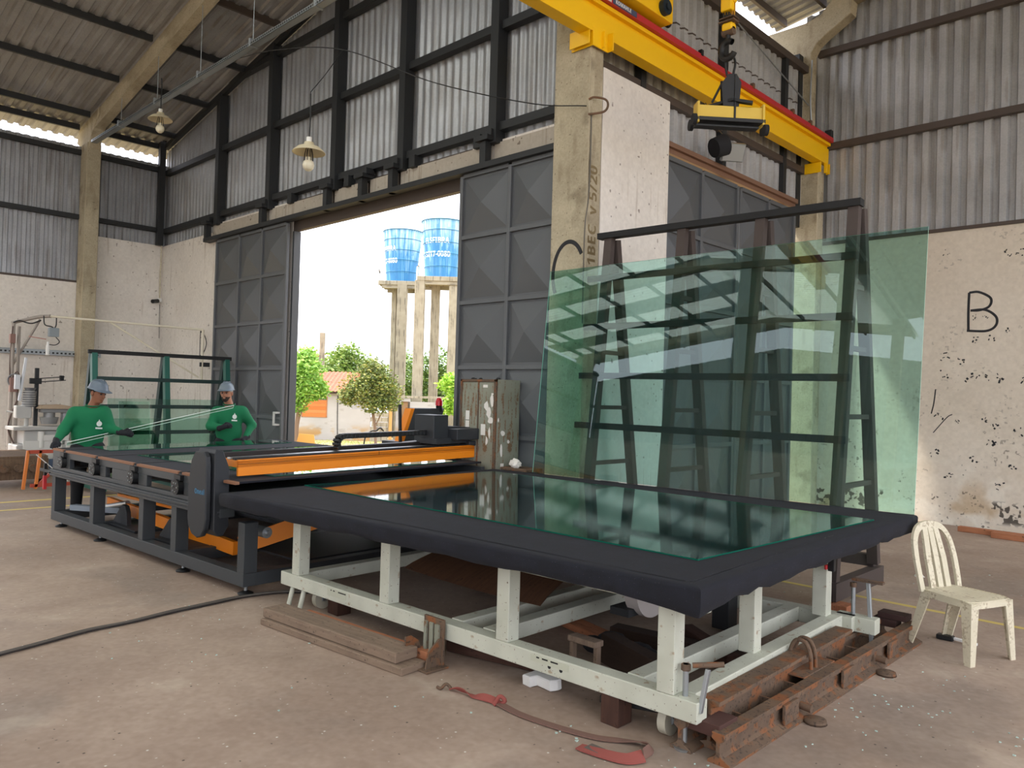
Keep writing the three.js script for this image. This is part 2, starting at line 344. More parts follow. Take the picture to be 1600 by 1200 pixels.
// ---- sheet-steel gates: frame, rails and raised diamond panels, each its own part
function pyramid(x0, x1, y0, y1, d, h) {
  const c = V((x0 + x1) / 2, (y0 + y1) / 2, d - h), q = [V(x0, y0, d), V(x1, y0, d), V(x1, y1, d), V(x0, y1, d)], p = [];
  for (let i = 0; i < 4; i++) for (const k of [q[i], q[(i + 1) % 4], c]) p.push(k.x, k.y, k.z);
  const g = new THREE.BufferGeometry(); g.setAttribute('position', new THREE.Float32BufferAttribute(p, 3)); g.computeVertexNormals(); return g;
}
function gate(name, xs, ys, d, map = (g) => g, w = 0.05) {
  const s = struct(name, [0, 0, 0]);
  for (const x of xs) mesh('stile', map(box(x - w / 2, x + w / 2, 0.03, ys.at(-1), d - 0.035, d + 0.012)), M.gateFrame, s);
  for (const y of ys) for (let i = 0; i < xs.length - 1; i++) mesh('rail', map(box(xs[i] + w / 2, xs[i + 1] - w / 2, y - w / 2, y + w / 2, d - 0.032, d + 0.01)), M.gateFrame, s);
  for (let i = 0; i < xs.length - 1; i++) for (let j = 0; j < ys.length - 1; j++) {
    const x0 = xs[i] + w / 2, x1 = xs[i + 1] - w / 2, y0 = ys[j] + w / 2, y1 = ys[j + 1] - w / 2, m = 0.03;
    mesh('panel', map(mergeGeometries([uvm(box(x0, x1, y0, y1, d, d + 0.006, 0)), uvm(pyramid(x0 + m, x1 - m, y0 + m, y1 - m, d - 0.001, 0.085))])), M.gate, s);
  }
  return s;
}
const door1 = gate('door_1', [-13.68, -12.8, -12.0, -11.2], [0.05, 0.4, 1.17, 1.96, 2.72, 3.49, 4.27], DG - 0.08);
mesh('door_handle', [box(-11.37, -11.34, 1.06, 1.26, DG - 0.16, DG - 0.13), box(-11.37, -11.25, 1.24, 1.27, DG - 0.16, DG - 0.09), box(-11.37, -11.25, 1.05, 1.08, DG - 0.16, DG - 0.09)], M.white, door1);
gate('door_2', [-7.06, -6.24, -5.55], [0.05, 0.4, 1.17, 1.96, 2.74, 3.53, 4.28], DG - 0.08);
// ---- pillar at the corner of the two halls
{
  const s = struct('pillar', [XP - 0.23, 0, 6.17]);
  mesh('shaft', box(-5.5, XP, 0, 5.39, 6.17, 6.39, 0.012), M.concrete, s);
  mesh('upper_shaft', box(-5.5, -5.2, 5.38, 7.9, 6.17, 6.39, 0.012), M.concrete, s);
  // painted marks on the concrete
  const arc = []; for (let i = 0; i <= 14; i++) { const a = 0.62 + (i / 14) * 3.1; arc.push(V(-5.24 + 0.21 * Math.cos(a), 2.92 + 0.34 * Math.sin(a) , 6.168)); }
  const g = tube(arc, 0.022, 60, 8); g.translate(0, 0, 6.168).scale(1, 1, 0.08).translate(0, 0, -6.168);
  mesh('graffiti_letter', g, M.paint, s);
}
// ---- wall_recess: from the pillar away from us, with the second gate
{
  const w = struct('wall_recess', [-5.2, 0, 9]);
  mesh('plaster_wall', box(-5.2, XP, 0, 5.11, 6.4, 7.66, 0.01), M.plaster, w);
  sheetRow(w, 6.4, DR, 1.13, (s) => (s < 7.7 ? 5.0 : 4.5), 6.97, 0.188, 0.045, 'trap', (s, y, o) => V(-5.35 + o, y, s), M.sheetPale);
  for (const y of [5.28]) mesh('girt', box(-5.33, -5.24, y - 0.05, y + 0.05, 6.4, 11.8), M.brownSteel, w);
  mesh('eave_rail', box(-5.33, -5.22, 6.82, 6.93, 6.4, 11.85), M.brownSteel, w);
  mesh('overlap', profiled(6.42, 11.8, 6.3, 6.32, 0.188, 0.045, 'trap', (s, y, o) => V(-5.343 + o, y, s)), M.brownSteel, w, true);
  for (const d of [7.42, 9.3, 11.1]) mesh('post', box(-5.33, -5.23, 4.4, 6.9, d - 0.05, d + 0.05), M.dark, w);
  mesh('corner_post', box(-5.42, -5.3, 4.4, 7.1, 11.66, 11.8), M.dark, w);
  mesh('header_rail', [box(-5.16, -5.06, 4.62, 4.68, 7.66, 11.2), box(-5.17, -5.1, 4.56, 4.62, 7.66, 11.2)], std(0x8c6a55, 0.5, 0.3), w);
  const turn = (g) => { g = uvm(g); g.applyMatrix4(new THREE.Matrix4().makeBasis(new THREE.Vector3(0, 0, -1), new THREE.Vector3(0, 1, 0), new THREE.Vector3(1, 0, 0))); return g; };
  // built facing us along x = d, then turned a quarter: x -> d, d -> -x
  gate('door_3', [7.74, 8.54, 9.44], [0.05, 0.22, 1.08, 1.94, 2.8, 3.66, 4.5], 5.12, turn, 0.055);
  gate('door_4', [9.52, 10.34, 11.16], [0.05, 0.22, 1.08, 1.94, 2.8, 3.66, 4.5], 5.12, turn, 0.055);
}
// ---- wall_right, parallel to the gable
T.scuffed = tex(2048, 2048, (u, v) => {        // v = 0 at the floor, 4.4 m of wall each way
  const h = v * 4.4, big = fbm(u, v, 5, 5, 1201), f = fbm(u, v, 110, 3, 1221), mid = fbm(u, v, 22, 4, 1231);
  let c = mixc([208, 196, 178], [226, 216, 200], big);
  const low = sstep(1.7, 0.1, h);
  c = mixc(c, [236, 230, 216], 0.6 * sstep(0.5, 0.7, mid) * low);                       // flaked lime
  c = mixc(c, [186, 158, 122], 0.75 * sstep(0.52, 0.68, fbm(u, v, 9, 5, 1241)) * sstep(1.0, 0.0, h)); // clay stains
  const spk = fbm(u, v, 130, 2, 1251), patch = fbm(u, v, 12, 4, 1261);
  c = mixc(c, [52, 46, 40], 0.85 * sstep(0.71, 0.78, spk) * sstep(0.45, 0.65, patch) * (0.2 + 0.6 * low));
  c = mixc(c, [60, 54, 48], 0.8 * sstep(0.55, 0.62, fbm(u, v, 60, 3, 1271)) * sstep(0.18, 0.1, Math.abs(h - 0.24)) * sstep(0.5, 0.62, fbm(u, v, 7, 3, 1281)));
  const k = (f - 0.5) * 16; return c.map((x) => x + k);
}, 4.4);
const stroke = (pts, r, d, seg = 60) => { const g = tube(pts.map(([x, y]) => V(x, y, 0)), r, seg, 8); g.scale(1, 1, 0.06).translate(0, 0, -d); return g; };
{
  const w = struct('wall_right', [0, 0, DR]);
  const m = mesh('plaster_wall', box(-5.3, XR, 0, 4.16, DR - 0.06, DR + 0.1, 0), std(0xffffff, 0.92, 0, { map: T.scuffed }), w);
  sheetRow(w, -5.4, XR, 0.985, 4.12, (x) => roof2(x) - 0.05, 0.197, 0.065, 'trap', (s, y, o) => V(s, y, DR + 0.04 - o), M.sheetRight, 2);
  for (const y of [5.69, 7.2]) mesh('girt', box(-5.2, XR, y - 0.05, y + 0.05, DR - 0.11, DR - 0.02), M.brownSteel, w);
  mesh('cap_strip', box(-5.2, XR, 4.14, 4.19, DR - 0.09, DR + 0.01), M.brownSteel, w);
  // letter B sprayed in black
  const D = DR - 0.062;
  mesh('graffiti_letter', [stroke([[-3.0, 2.72], [-3.005, 2.98], [-3.0, 3.25]], 0.016, D), stroke([[-3.0, 3.25], [-2.88, 3.25], [-2.74, 3.16], [-2.75, 3.05], [-2.86, 3.0], [-2.98, 3.0]], 0.016, D), stroke([[-2.98, 3.0], [-2.8, 3.0], [-2.67, 2.9], [-2.67, 2.78], [-2.78, 2.71], [-3.02, 2.72]], 0.016, D)], M.paint, w);
  // dents and scuffs left by glass racks
  const sc = [], scuff = (x, y, s) => { for (let i = 0; i < 5; i++) { const a = rr(0, 6.3), l = rr(0.01, 0.04) * s; const X = x + rr(-0.05, 0.05) * s, Y = y + rr(-0.05, 0.05) * s; sc.push(stroke([[X, Y], [X + l * Math.cos(a) * 0.5, Y + l * Math.sin(a) * 0.5 + 0.002], [X + l * Math.cos(a), Y + l * Math.sin(a)]], rr(0.004, 0.012) * s, D, 4)); } };
  for (const [x, y, s] of [[-2.92, 2.9, 0.6], [-2.8, 2.9, 0.6], [-2.9, 2.58, 1], [-2.72, 2.6, 1.1], [-2.55, 2.68, 0.8], [-3.28, 2.35, 1.2], [-3.08, 2.3, 1.1], [-3.3, 2.12, 1], [-2.95, 2.06, 1.3], [-2.8, 2.06, 1.1], [-2.6, 2.08, 1.2], [-2.35, 2.05, 1.2], [-2.4, 1.35, 1], [-2.8, 1.5, 1], [-2.65, 1.42, 1], [-3.35, 1.5, 1.1], [-3.1, 1.45, 0.8], [-2.7, 1.2, 1.2], [-3.4, 1.0, 1], [-2.9, 0.95, 1.2], [-2.45, 0.9, 1.1], [-2.6, 0.6, 1], [-3.2, 0.7, 1], [-2.42, 3.75, 1], [-2.55, 3.75, 0.8], [-3.3, 3.85, 0.8]]) scuff(x, y, s);
  mesh('scuff_marks', sc, M.paint, w);
  mesh('scratch_line', [stroke([[-3.42, 1.28], [-3.25, 1.5], [-3.18, 1.55]], 0.006, D), stroke([[-3.4, 1.9], [-3.42, 1.7], [-3.45, 1.55]], 0.008, D)], M.paint, w);
  // the column that carries the crane rail, with the head of the next portal frame
  const c = poly([[-5.5, 0], [-5.04, 0], [-5.04, 5.36], [-5.2, 5.38], [-5.2, 7.12], [-5.12, 7.26], [-4.98, 7.36], [-4.6, 7.58], [-4.58, 7.78], [-1.5, 8.27], [-1.5, 8.52], [-4.75, 8.0], [-5.05, 7.68], [-5.3, 7.62], [-5.95, 7.62], [-5.5, 7.05]], 0.2, 0.01).translate(0, 0, -12.03);
  mesh('column', c, M.concrete, w);
  mesh('conduit', tube([V(-5.16, 7.0, 11.8), V(-5.17, 6.3, 11.8), V(-5.16, 5.6, 11.95)], 0.012), M.galv, w);
  mesh('stay_rod', cyl(V(-5.25, 6.9, 9.2), V(-5.2, 6.3, 11.8), 0.01), M.galv, w);
}
// ---- roofs: sheets on purlins, concrete rafters; unseen translucent sheets added to light the hall
M.addedSkylight = new THREE.MeshPhysicalMaterial({ color: 0xe9eee6, roughness: 1, transmission: 0.8, thickness: 0, side: THREE.DoubleSide });
{
  const r = struct('roof_left', [-10, 6.5, 0]);
  const strip = (d0, d1, x0, x1, mat, fn) => mesh('roof_sheet', profiled(d0, d1, x0, x1, 0.19, 0.035, 'trap', (s, x, o) => V(x, fn(x) + 0.06 - o, s)), mat, r, true);
  for (let i = 0; i < 20; i++) {
    const d1 = 6.85 - i, d0 = d1 - 1.005;
    const sky = d1 < 2.2 && i % 2 === 0;
    strip(d0, d1, XL - 0.62, -9.3, sky ? M.addedSkylight : M.roofing, roof1);
    strip(d0, d1, -9.4, -5.3, d1 < 4.5 ? M.addedSkylight : M.roofing, roof1);
  }
  for (const x of [-16.42, -15.84, -14.38, -12.92, -11.46, -10.0, -8.4, -6.8, -5.4]) for (let d = DG - 0.03, first = true; d > DB; ) {
    const e = first ? 5.0 : Math.max(DB, d - 5.35); first = false;
    mesh('purlin', bar(V(x, roof1(x) - 0.03, d), V(x, roof1(x) - 0.03, e), 0.055, 0.11), x < -12 ? M.dark : M.brownSteel, r);
    d = e - 0.25;
  }
  for (let d = 4.78; d > DB; d -= 5.6) {
    mesh('rafter', [bar(V(XL + 0.3, roof1(XL + 0.3) - 0.13, d + 0.125), V(-9.4, roof1(-9.4) - 0.17, d + 0.125), 0.17, 0.28), bar(V(-9.4, roof1(-9.4) - 0.17, d + 0.125), V(-5.3, roof1(-5.3) - 0.15, d + 0.125), 0.17, 0.28)], M.concrete, r);
    mesh('roof_prop', box(-5.5, -5.22, 0, roof1(-5.3) - 0.2, d - 4.2, d - 3.95), M.concrete, r);
  }
}
{
  const r = struct('roof_right', [0, 8, 0]);
  for (let i = 0; i < 25; i++) {
    const d1 = 12.3 - i, d0 = d1 - 1.005, sky = i % 3 === 1, low = d1 < 4.5;
    const strip = (x0, x1, mat) => mesh('roof_sheet', profiled(d0, d1, x0, x1, 0.19, 0.035, 'trap', (s, x, o) => V(x, roof2(x) + 0.06 - o, s)), mat, r, true);
    strip(-6.0, -3.6, M.roofing); strip(-3.62, 1.62, sky && low ? M.addedSkylight : M.roofing); strip(1.6, XR + 0.4, i % 2 ? M.addedSkylight : M.roofing);
  }
  for (const x of [-5.75, -5.1, -3.6, -2.1, -0.6, 0.9, 2.4, 3.9, 5.2]) mesh('purlin', bar(V(x, roof2(x) - 0.03, 12.1), V(x, roof2(x) - 0.03, DB), 0.055, 0.11), M.brownSteel, r);
}
// ---- the sides behind and beside the camera, with the openings that light the hall
{
  const w = struct('wall_back', [0, 0, DB]);
  mesh('plaster_wall', box(XL, -4.6, 0, 3.6, DB - 0.15, DB, 0), M.plaster, w);
  mesh('cladding', profiled(XL, -4.6, 3.5, (x) => roof1(x) - 0.75, 0.19, 0.04, 'trap', (s, y, o) => V(s, y, DB - 0.08 + o)), M.sheet, w, true);
  mesh('cladding', profiled(-4.6, XR, 6.6, (x) => roof2(x) - 0.6, 0.19, 0.04, 'trap', (s, y, o) => V(s, y, DB - 0.08 + o)), M.sheet, w, true);
  mesh('post', [box(-4.75, -4.5, 0, 7.6, DB - 0.2, DB + 0.05), box(0.6, 0.85, 0, 8.2, DB - 0.2, DB + 0.05)], M.concrete, w);
  const s = struct('wall_side', [XR, 0, 0]);
  mesh('plaster_wall', [box(XR, XR + 0.15, 0, 0.6, DB, 3.5, 0)], M.plaster, s);
  for (const d of [-8, -3, 3.5, 11.8]) mesh('post', box(XR, XR + 0.25, 0, 7.6, d, d + 0.25), M.concrete, s);
  mesh('cladding', profiled(DB, DR, 6.9, 7.9, 0.19, 0.04, 'trap', (q, y, o) => V(XR + 0.08 - o, y, q)), M.sheet, s, true);
}

// ================================================================ THE CRANE
const font = await new FontLoader().loadAsync('fonts/droid/droid_sans_bold.typeface.json');
function text(str, size, depth = 0.002) { const g = new TextGeometry(str, { font, size, depth, curveSegments: 4, bevelEnabled: false }); g.computeBoundingBox(); return g; }
{
  const t = thing('crane_runway_beam', 'long yellow crane runway beam with a red rail on top, from the pillar to the far corner', 'crane beam', [-5.05, 5.38, 6.3]);
  const d0 = -2, d1 = 12.06;
  mesh('web', box(-5.13, -4.975, 5.385, 5.63, d0, d1, 0.004), M.yellow, t);
  mesh('flange', [box(-5.13, -5.0, 5.63, 5.67, d0, d1, 0), box(-5.16, -4.945, 5.67, 5.715, d0, d1, 0.004)], M.yellow, t);
  mesh('rail', box(-5.06, -4.9, 5.718, 5.79, d0, d1, 0.006), M.red, t);
  for (const d of [6.1, 6.28]) mesh('bracket_plate', box(d < 6.2 ? -5.25 : -5.0, d < 6.2 ? -4.985 : -4.93, 5.25, 5.42, d, d + 0.012), M.yellow, t);
  mesh('bracket_plate', [box(-5.26, -4.98, 5.24, 5.43, 6.145, 6.16), box(-4.985, -4.97, 5.24, 5.43, 6.145, 6.4), box(-4.985, -4.9, 5.24, 5.43, 6.385, 6.4)], M.yellow, t);
  mesh('bracket_plate', [box(-5.24, -4.98, 5.22, 5.38, 11.79, 11.81), box(-4.98, -4.93, 5.22, 5.38, 11.9, 11.92), box(-4.99, -4.93, 5.22, 5.38, 12.0, 12.02)], M.yellow, t);
  for (const d of [8.1, 9.4, 10.6, 11.2]) mesh('clip', box(-4.94, -4.89, 5.77, 5.84, d, d + 0.05), d === 8.1 ? M.black : M.rust, t);
  mesh('end_stop', box(-5.0, -4.9, 5.79, 5.9, 11.95, 12.04), M.dark, t);
  mesh('sign', box(-4.899, -4.895, 5.724, 5.784, 6.36, 6.78, 0), std(0x3c4a68, 0.5), t);
  const g = text('KOMAHLE', 0.042).rotateY(Math.PI / 2).translate(-4.8945, 5.736, -6.4);
  mesh('lettering', g, std(0xd8dce0, 0.6), t);
  mesh('sticker', box(-4.899, -4.895, 5.724, 5.784, 6.26, 6.335, 0), std(0xd8d4cc, 0.6), t);
}
{
  const t = thing('crane_carriage', 'yellow end carriage with a dark wheel, standing on the red crane rail', 'crane carriage', [-4.95, 5.79, 6.9]);
  mesh('housing', box(-5.08, -4.8, 5.83, 6.35, 6.05, 7.33, 0.01), M.yellow, t);
  mesh('wheel', [cyl(V(-4.8, 5.93, 7.13), V(-4.74, 5.93, 7.13), 0.085, 0.085, 24), cyl(V(-4.76, 5.93, 7.13), V(-4.72, 5.93, 7.13), 0.04, 0.04, 12)], std(0x23303a, 0.5, 0.4), t);
  mesh('buffer', cyl(V(-4.9, 5.88, 7.3), V(-4.9, 5.88, 7.4), 0.04), M.rubber, t);
  mesh('bridge_girder', box(-4.8, 7.6, 6.42, 6.82, 6.6, 6.95, 0.01), M.yellow, t);
}
{
  const x = -3.87, d = 6.9;
  const t = thing('crane_hook', 'black crane hook on yellow chain falls hanging from above', 'crane hook', [x, 4.95, d]);
  each('chain_block', [box(x - 0.07, x + 0.05, 5.5, 5.66, d - 0.05, d + 0.05, 0.015), box(x - 0.055, x + 0.06, 5.3, 5.38, d - 0.05, d + 0.05, 0.02), box(x - 0.02, x + 0.07, 5.58, 6.0, d - 0.02, d + 0.04, 0.02)], M.yellow, t);
  const ch = []; for (const dx of [-0.05, -0.025, 0.0, 0.03, 0.05]) ch.push(cyl(V(x + dx, 5.34, d + dx * 0.3), V(x + dx, 6.45, d + dx * 0.3), 0.009, 0.009, 6));
  each('chain', ch.slice(0, 3), M.black, t); each('chain', ch.slice(3), std(0xb58218, 0.5, 0.3), t);
  each('block_plate', [box(x - 0.085, x + 0.085, 5.385, 5.4, d - 0.06, d + 0.06), box(x - 0.085, x + 0.085, 5.42, 5.432, d - 0.06, d + 0.06), cyl(V(x - 0.06, 5.3, d), V(x + 0.06, 5.3, d), 0.04)], M.rust, t);
  const hk = []; for (let i = 0; i <= 20; i++) { const a = 2.2 - (i / 20) * 4.9; hk.push(V(x - 0.0 - 0.075 * Math.cos(a), 5.12 + 0.085 * Math.sin(a), d)); }
  mesh('hook', [tube([V(x, 5.3, d), V(x - 0.0, 5.22, d), hk[0]], 0.026), tube(hk, 0.03, 60, 12)], M.black, t);
}
{
  // spreader: local axis u along the bar, which is turned so that its right end is further away
  const t = localThing('suction_lifter', 'yellow lifting beam with black plates and rubber rollers hanging from the crane hook', 'lifter', [-3.87, 4.42, 6.95], 0.85);
  const L = 0.33;
  mesh('bar', [box(-L, L, 0.02, 0.14, -0.05, 0.05, 0.006)], M.yellowPale, t);
  mesh('rail', [box(-L - 0.02, L + 0.02, -0.02, 0.02, -0.07, 0.07, 0.006), box(-L - 0.02, L - 0.04, -0.07, -0.05, -0.05, 0.05, 0.004)], M.black, t);
  for (const s of [-1, 1]) mesh('end_plate', box(s * L - 0.012, s * L + 0.012, -0.04, 0.17, -0.07, 0.07, 0.006), M.yellowPale, t);
  for (const [u, y, v] of [[-L - 0.06, -0.03, -0.1], [-L - 0.03, -0.02, 0.1], [L + 0.05, -0.04, 0.08], [L + 0.0, -0.1, -0.1]]) mesh('roller', cyl(V(u - 0.012, y, v), V(u + 0.025, y, v), 0.055, 0.055, 20), M.rubber, t);
  each('hanger_plate', [poly([[-0.08, 0.14], [0.08, 0.14], [0.1, 0.38], [0.05, 0.46], [-0.03, 0.46], [-0.1, 0.36]], 0.012).translate(0, 0, 0.04), poly([[-0.07, 0.14], [0.07, 0.14], [0.08, 0.42], [-0.08, 0.42]], 0.012).translate(0, 0, -0.05), box(0.03, 0.05, 0.02, 0.46, -0.06, -0.03)], M.black, t);
  each('lever', [bar(V(-0.22, 0.16, 0.1), V(0.02, 0.2, -0.06), 0.05, 0.03), bar(V(0.04, 0.2, -0.04), V(0.2, 0.16, -0.1), 0.06, 0.03), bar(V(-0.08, 0.38, 0), V(-0.16, 0.2, 0.05), 0.02, 0.02)], M.black, t);
  mesh('shackle', [tube([V(-0.03, 0.46, 0), V(-0.05, 0.6, 0), V(0, 0.68, 0), V(0.05, 0.6, 0), V(0.03, 0.46, 0)], 0.012)], M.black, t);
}
{
  const t = thing('floodlight', 'grey floodlight with a round black back, fixed over the header rail of the second gate', 'floodlight', [-5.02, 4.68, 8.85]);
  mesh('ballast', cyl(V(-5.0, 4.8, 8.62), V(-4.93, 4.86, 8.76), 0.12, 0.14, 20), M.rubber, t);
  mesh('reflector', [poly([[-0.13, -0.1], [0.13, -0.1], [0.13, 0.1], [-0.13, 0.1]], 0.06, 0.012).rotateX(0.5).rotateY(0.9).translate(-4.88, 4.79, -8.86)], M.galv, t);
  mesh('yoke', tube([V(-5.0, 4.68, 8.85), V(-4.98, 4.76, 8.85), V(-4.93, 4.78, 8.82)], 0.012), M.black, t);
  mesh('lead', tube([V(-4.92, 4.9, 8.85), V(-4.95, 4.98, 8.8), V(-5.02, 5.1, 8.7), V(-5.06, 5.35, 8.5)], 0.006), std(0x5a4a30, 0.7), t);
}

// ================================================================ THE GLASS CUTTING TABLE (own axes: u along the front, y up, v towards the gate)
{
  const t = localThing('glass_cutting_table', 'long dark grey glass cutting table with an orange bridge across its black felt bed', 'cutting table', [-10.0, 0, 2.74], 0.049);
  const W = 2.85, L = 4.24;
  // frame
  mesh('frame_beam', box(0, L, 0.07, 0.175, 0, 0.1), M.machine, t);
  mesh('frame_beam', box(0, L, 0.07, 0.175, W - 0.1, W), M.machine, t);
  for (const u of [0, 1.12, 3.0, L - 0.1]) mesh('cross_beam', box(u, u + 0.1, 0.07, 0.175, 0.1, W - 0.1), M.machine, t);
  for (const u of [0, 1.12, 2.31, 2.98, L - 0.1]) { mesh('leg', box(u, u + 0.1, 0.175, 0.575, 0, 0.12), M.machine, t); mesh('leg', box(u, u + 0.1, 0.175, 0.575, W - 0.12, W), M.machine, t); }
  for (const u of [0.16, 1.27, 3.12, L - 0.06]) for (const v of [0.06, W - 0.06]) {
    const f = mesh('foot', [lathe([[0, 0], [0.06, 0], [0.062, 0.012], [0.03, 0.026], [0.018, 0.03]], V(u, 0, v), 20)], M.black, t);
    mesh('screw', cyl(V(u, 0.02, v), V(u, 0.08, v), 0.014, 0.014, 10), M.galv, f);
  }
  // guide rail along the front
  mesh('guide_rail', [box(0, 3.9, 0.575, 0.65, -0.03, 0.1), box(0, 3.9, 0.62, 0.632, -0.05, -0.03, 0.002), box(0, 3.9, 0.59, 0.6, -0.04, -0.03, 0.002)], M.machine, t);
  mesh('guide_rail', [box(0, 4.15, 0.575, 0.65, W - 0.1, W + 0.05)], M.machine, t);
  // side skirt with openings
  const skirt = [box(0.0, 3.8, 0.795, 0.87, 0, 0.05), box(0.0, 3.8, 0.65, 0.69, 0, 0.05)];
  for (const [a, b] of [[0, 0.16], [0.29, 0.52], [1.05, 1.22], [1.36, 1.5], [1.66, 2.16], [2.28, 2.46], [2.95, 3.1], [3.2, 3.55]]) skirt.push(box(a, b, 0.69, 0.795, 0, 0.05));
  mesh('skirt', skirt, M.machine, t);
  mesh('skirt', [box(0.0, 4.13, 0.65, 0.87, W - 0.05, W), box(0, 0.05, 0.65, 0.87, 0.05, W - 0.05)], M.machine, t);
  mesh('inner_tray', box(0.05, 4.1, 0.66, 0.69, 0.4, W - 0.06), M.machineDark, t);
  // bed: felt boards with belts between them; the bed falls slightly towards the front
  const bed = (g) => { g = uvm(g); g.applyMatrix4(new THREE.Matrix4().makeTranslation(0, 0.87, 0).multiply(new THREE.Matrix4().makeRotationX(0.012)).multiply(new THREE.Matrix4().makeTranslation(0, -0.87, 0))); return g; };
  const edges = [0, 0.33, 1.24, 2.17, 3.1, 4.08], belts = [0.33, 1.24, 2.17, 3.1];
  for (let i = 0; i < 5; i++) {
    const a = edges[i] + (i ? 0.07 : 0.0), b = edges[i + 1] - (i < 4 ? 0.005 : 0);
    const p = mesh('bed_board', bed(box(a, b, 0.868, 0.885, 0.035, W, 0.003)), std(0x3b3b42, 0.95, 0, { map: T.felt, color: 0xffffff }), t);
    mesh('edge_strip', bed(box(a, b, 0.862, 0.886, -0.006, 0.034, 0.003)), std(0x8a6148, 0.7), p);
  }
  for (const u of belts) { mesh('belt', bed(box(u + 0.008, u + 0.058, 0.866, 0.888, 0.0, W, 0.004)), M.rubber, t);
    const r = mesh('belt_pulley', [cyl(V(u + 0.04, 0.755, -0.05), V(u + 0.04, 0.755, 0.02), 0.068, 0.068, 28), cyl(V(u + 0.0, 0.755, 0.03), V(u + 0.0, 0.755, 0.16), 0.055, 0.055, 20), box(u - 0.02, u + 0.1, 0.81, 0.86, -0.035, 0.04)], M.black, t);
    const bolts = []; for (let k = 0; k < 6; k++) bolts.push(cyl(V(u + 0.04 + 0.04 * Math.cos(k), 0.755 + 0.04 * Math.sin(k), -0.058), V(u + 0.04 + 0.04 * Math.cos(k), 0.755 + 0.04 * Math.sin(k), -0.048), 0.007, 0.007, 8));
    each('bolt', bolts, M.galv, r);
  }
  mesh('stop_lever', [box(-0.3, 0.02, 0.6, 0.635, -0.04, 0.0), box(-0.17, -0.14, 0.5, 0.7, -0.04, -0.01)], M.black, t);
  mesh('red_grip', box(-0.175, -0.135, 0.4, 0.56, -0.045, -0.01), M.red, t);
  // tilting arms in orange and their bearings
  mesh('tilt_beam', bar(V(0.6, 0.3, 0.4), V(3.4, 0.2, 0.4), 0.05, 0.12), M.orange, t);
  mesh('tilt_beam', bar(V(0.9, 0.42, 0.5), V(2.15, 0.39, 0.62), 0.28, 0.03), M.orange, t);
  mesh('tilt_beam', bar(V(3.38, 0.22, 0.46), V(4.12, 0.6, 1.2), 0.05, 0.16), M.orange, t);
  for (const u of [1.36, 2.47]) {
    const b = mesh('bearing', poly([[-0.24, 0], [0.12, 0], [0.1, 0.14], [0.06, 0.2], [0.0, 0.21], [-0.05, 0.18]], 0.04, 0.004).translate(u, 0.16, -0.28), M.machineDark, t);
    mesh('base_plate', box(u - 0.28, u + 0.5, 0.14, 0.17, 0.16, 0.5), M.machineDark, b);
  }
  mesh('ram', cyl(V(0.55, 0.22, 0.25), V(1.1, 0.34, 0.4), 0.035), M.aluminium, t);
  mesh('slide', [bar(V(0.32, 0.235, 0.12), V(1.3, 0.26, 0.5), 0.09, 0.06)], std(0x8f9aa8, 0.5, 0.3), t);
  mesh('drive_motor', [cyl(V(4.06, 0.48, 0.2), V(4.24, 0.48, 0.2), 0.045, 0.045, 18), cyl(V(4.24, 0.48, 0.2), V(4.27, 0.48, 0.2), 0.02, 0.02, 10)], M.galv, t);
  mesh('lower_shelf', [box(3.1, 4.1, 0.16, 0.18, 0.6, 2.2), box(0.2, 3, 0.12, 0.16, 1.6, 2.6)], M.machineDark, t);
  // the bridge
  const g = new THREE.Group(); g.name = 'bridge'; t.add(g);
  g.position.y = 0.004; g.rotation.x = 0.0155;
  const Bz0 = 0.14, Bz1 = 2.98;
  mesh('beam_cover', [box(3.86, 3.885, 0.9, 1.035, Bz0, Bz1, 0.003), box(3.55, 3.885, 0.97, 1.03, Bz0, Bz1, 0.003)], M.orange, g);
  mesh('cover_seam', [box(3.884, 3.8868, 0.998, 1.001, Bz0, Bz1, 0), box(3.884, 3.8868, 0.995, 1.035, 1.62, 1.624, 0)], std(0x6a3c08, 0.6), g);
  mesh('top_rail', [box(3.79, 3.85, 1.03, 1.05, Bz0, Bz1), box(3.52, 3.6, 1.03, 1.075, Bz0, Bz1)], M.black, g);
  mesh('linear_guide', [box(3.7, 3.76, 1.03, 1.048, Bz0, Bz1)], M.aluminium, g);
  const near = mesh('end_cover', poly([[3.565, 0.56], [3.58, 0.49], [3.64, 0.43], [3.72, 0.41], [3.79, 0.43], [3.84, 0.49], [3.86, 0.57], [3.86, 1.0], [3.85, 1.07], [3.82, 1.105], [3.68, 1.1], [3.62, 1.03], [3.59, 0.9], [3.575, 0.8]], 0.03, 0.008).translate(0, 0, 0.09), M.machineDark, g);
  mesh('cover_body', poly([[-0.065, 0.48], [-0.03, 0.43], [0.01, 0.43], [0.055, 0.5], [0.055, 0.97], [0.0, 1.115], [-0.055, 1.125], [-0.065, 1.1]], 0.27, 0.006).rotateY(Math.PI / 2).translate(3.62, 0, 0), M.machineDark, near);
  mesh('lettering', text('Oneal', 0.042).translate(3.68, 0.765, 0.1275), std(0x2f6f94, 0.5), near);
  mesh('end_cover', [poly([[2.99, 0.5], [3.08, 0.56], [3.08, 0.98], [3.03, 1.07], [2.86, 1.075], [2.86, 1.045], [2.98, 1.03]], 0.34, 0.006).rotateY(Math.PI / 2).translate(3.56, 0, 0)], M.machineDark, g);
  mesh('carriage', [poly([[0, 0], [0.56, 0], [0.56, 0.13], [0.2, 0.15], [0.2, 0.27], [0, 0.27]], 0.3, 0.006).rotateY(Math.PI / 2).translate(3.5, 1.09, -2.42), box(3.55, 3.86, 1.06, 1.12, 2.4, 2.9), box(3.78, 3.95, 1.1, 1.22, 2.62, 2.98, 0.01)], M.machineDark, g);
  // cable chain on top
  const links = []; const path = [];
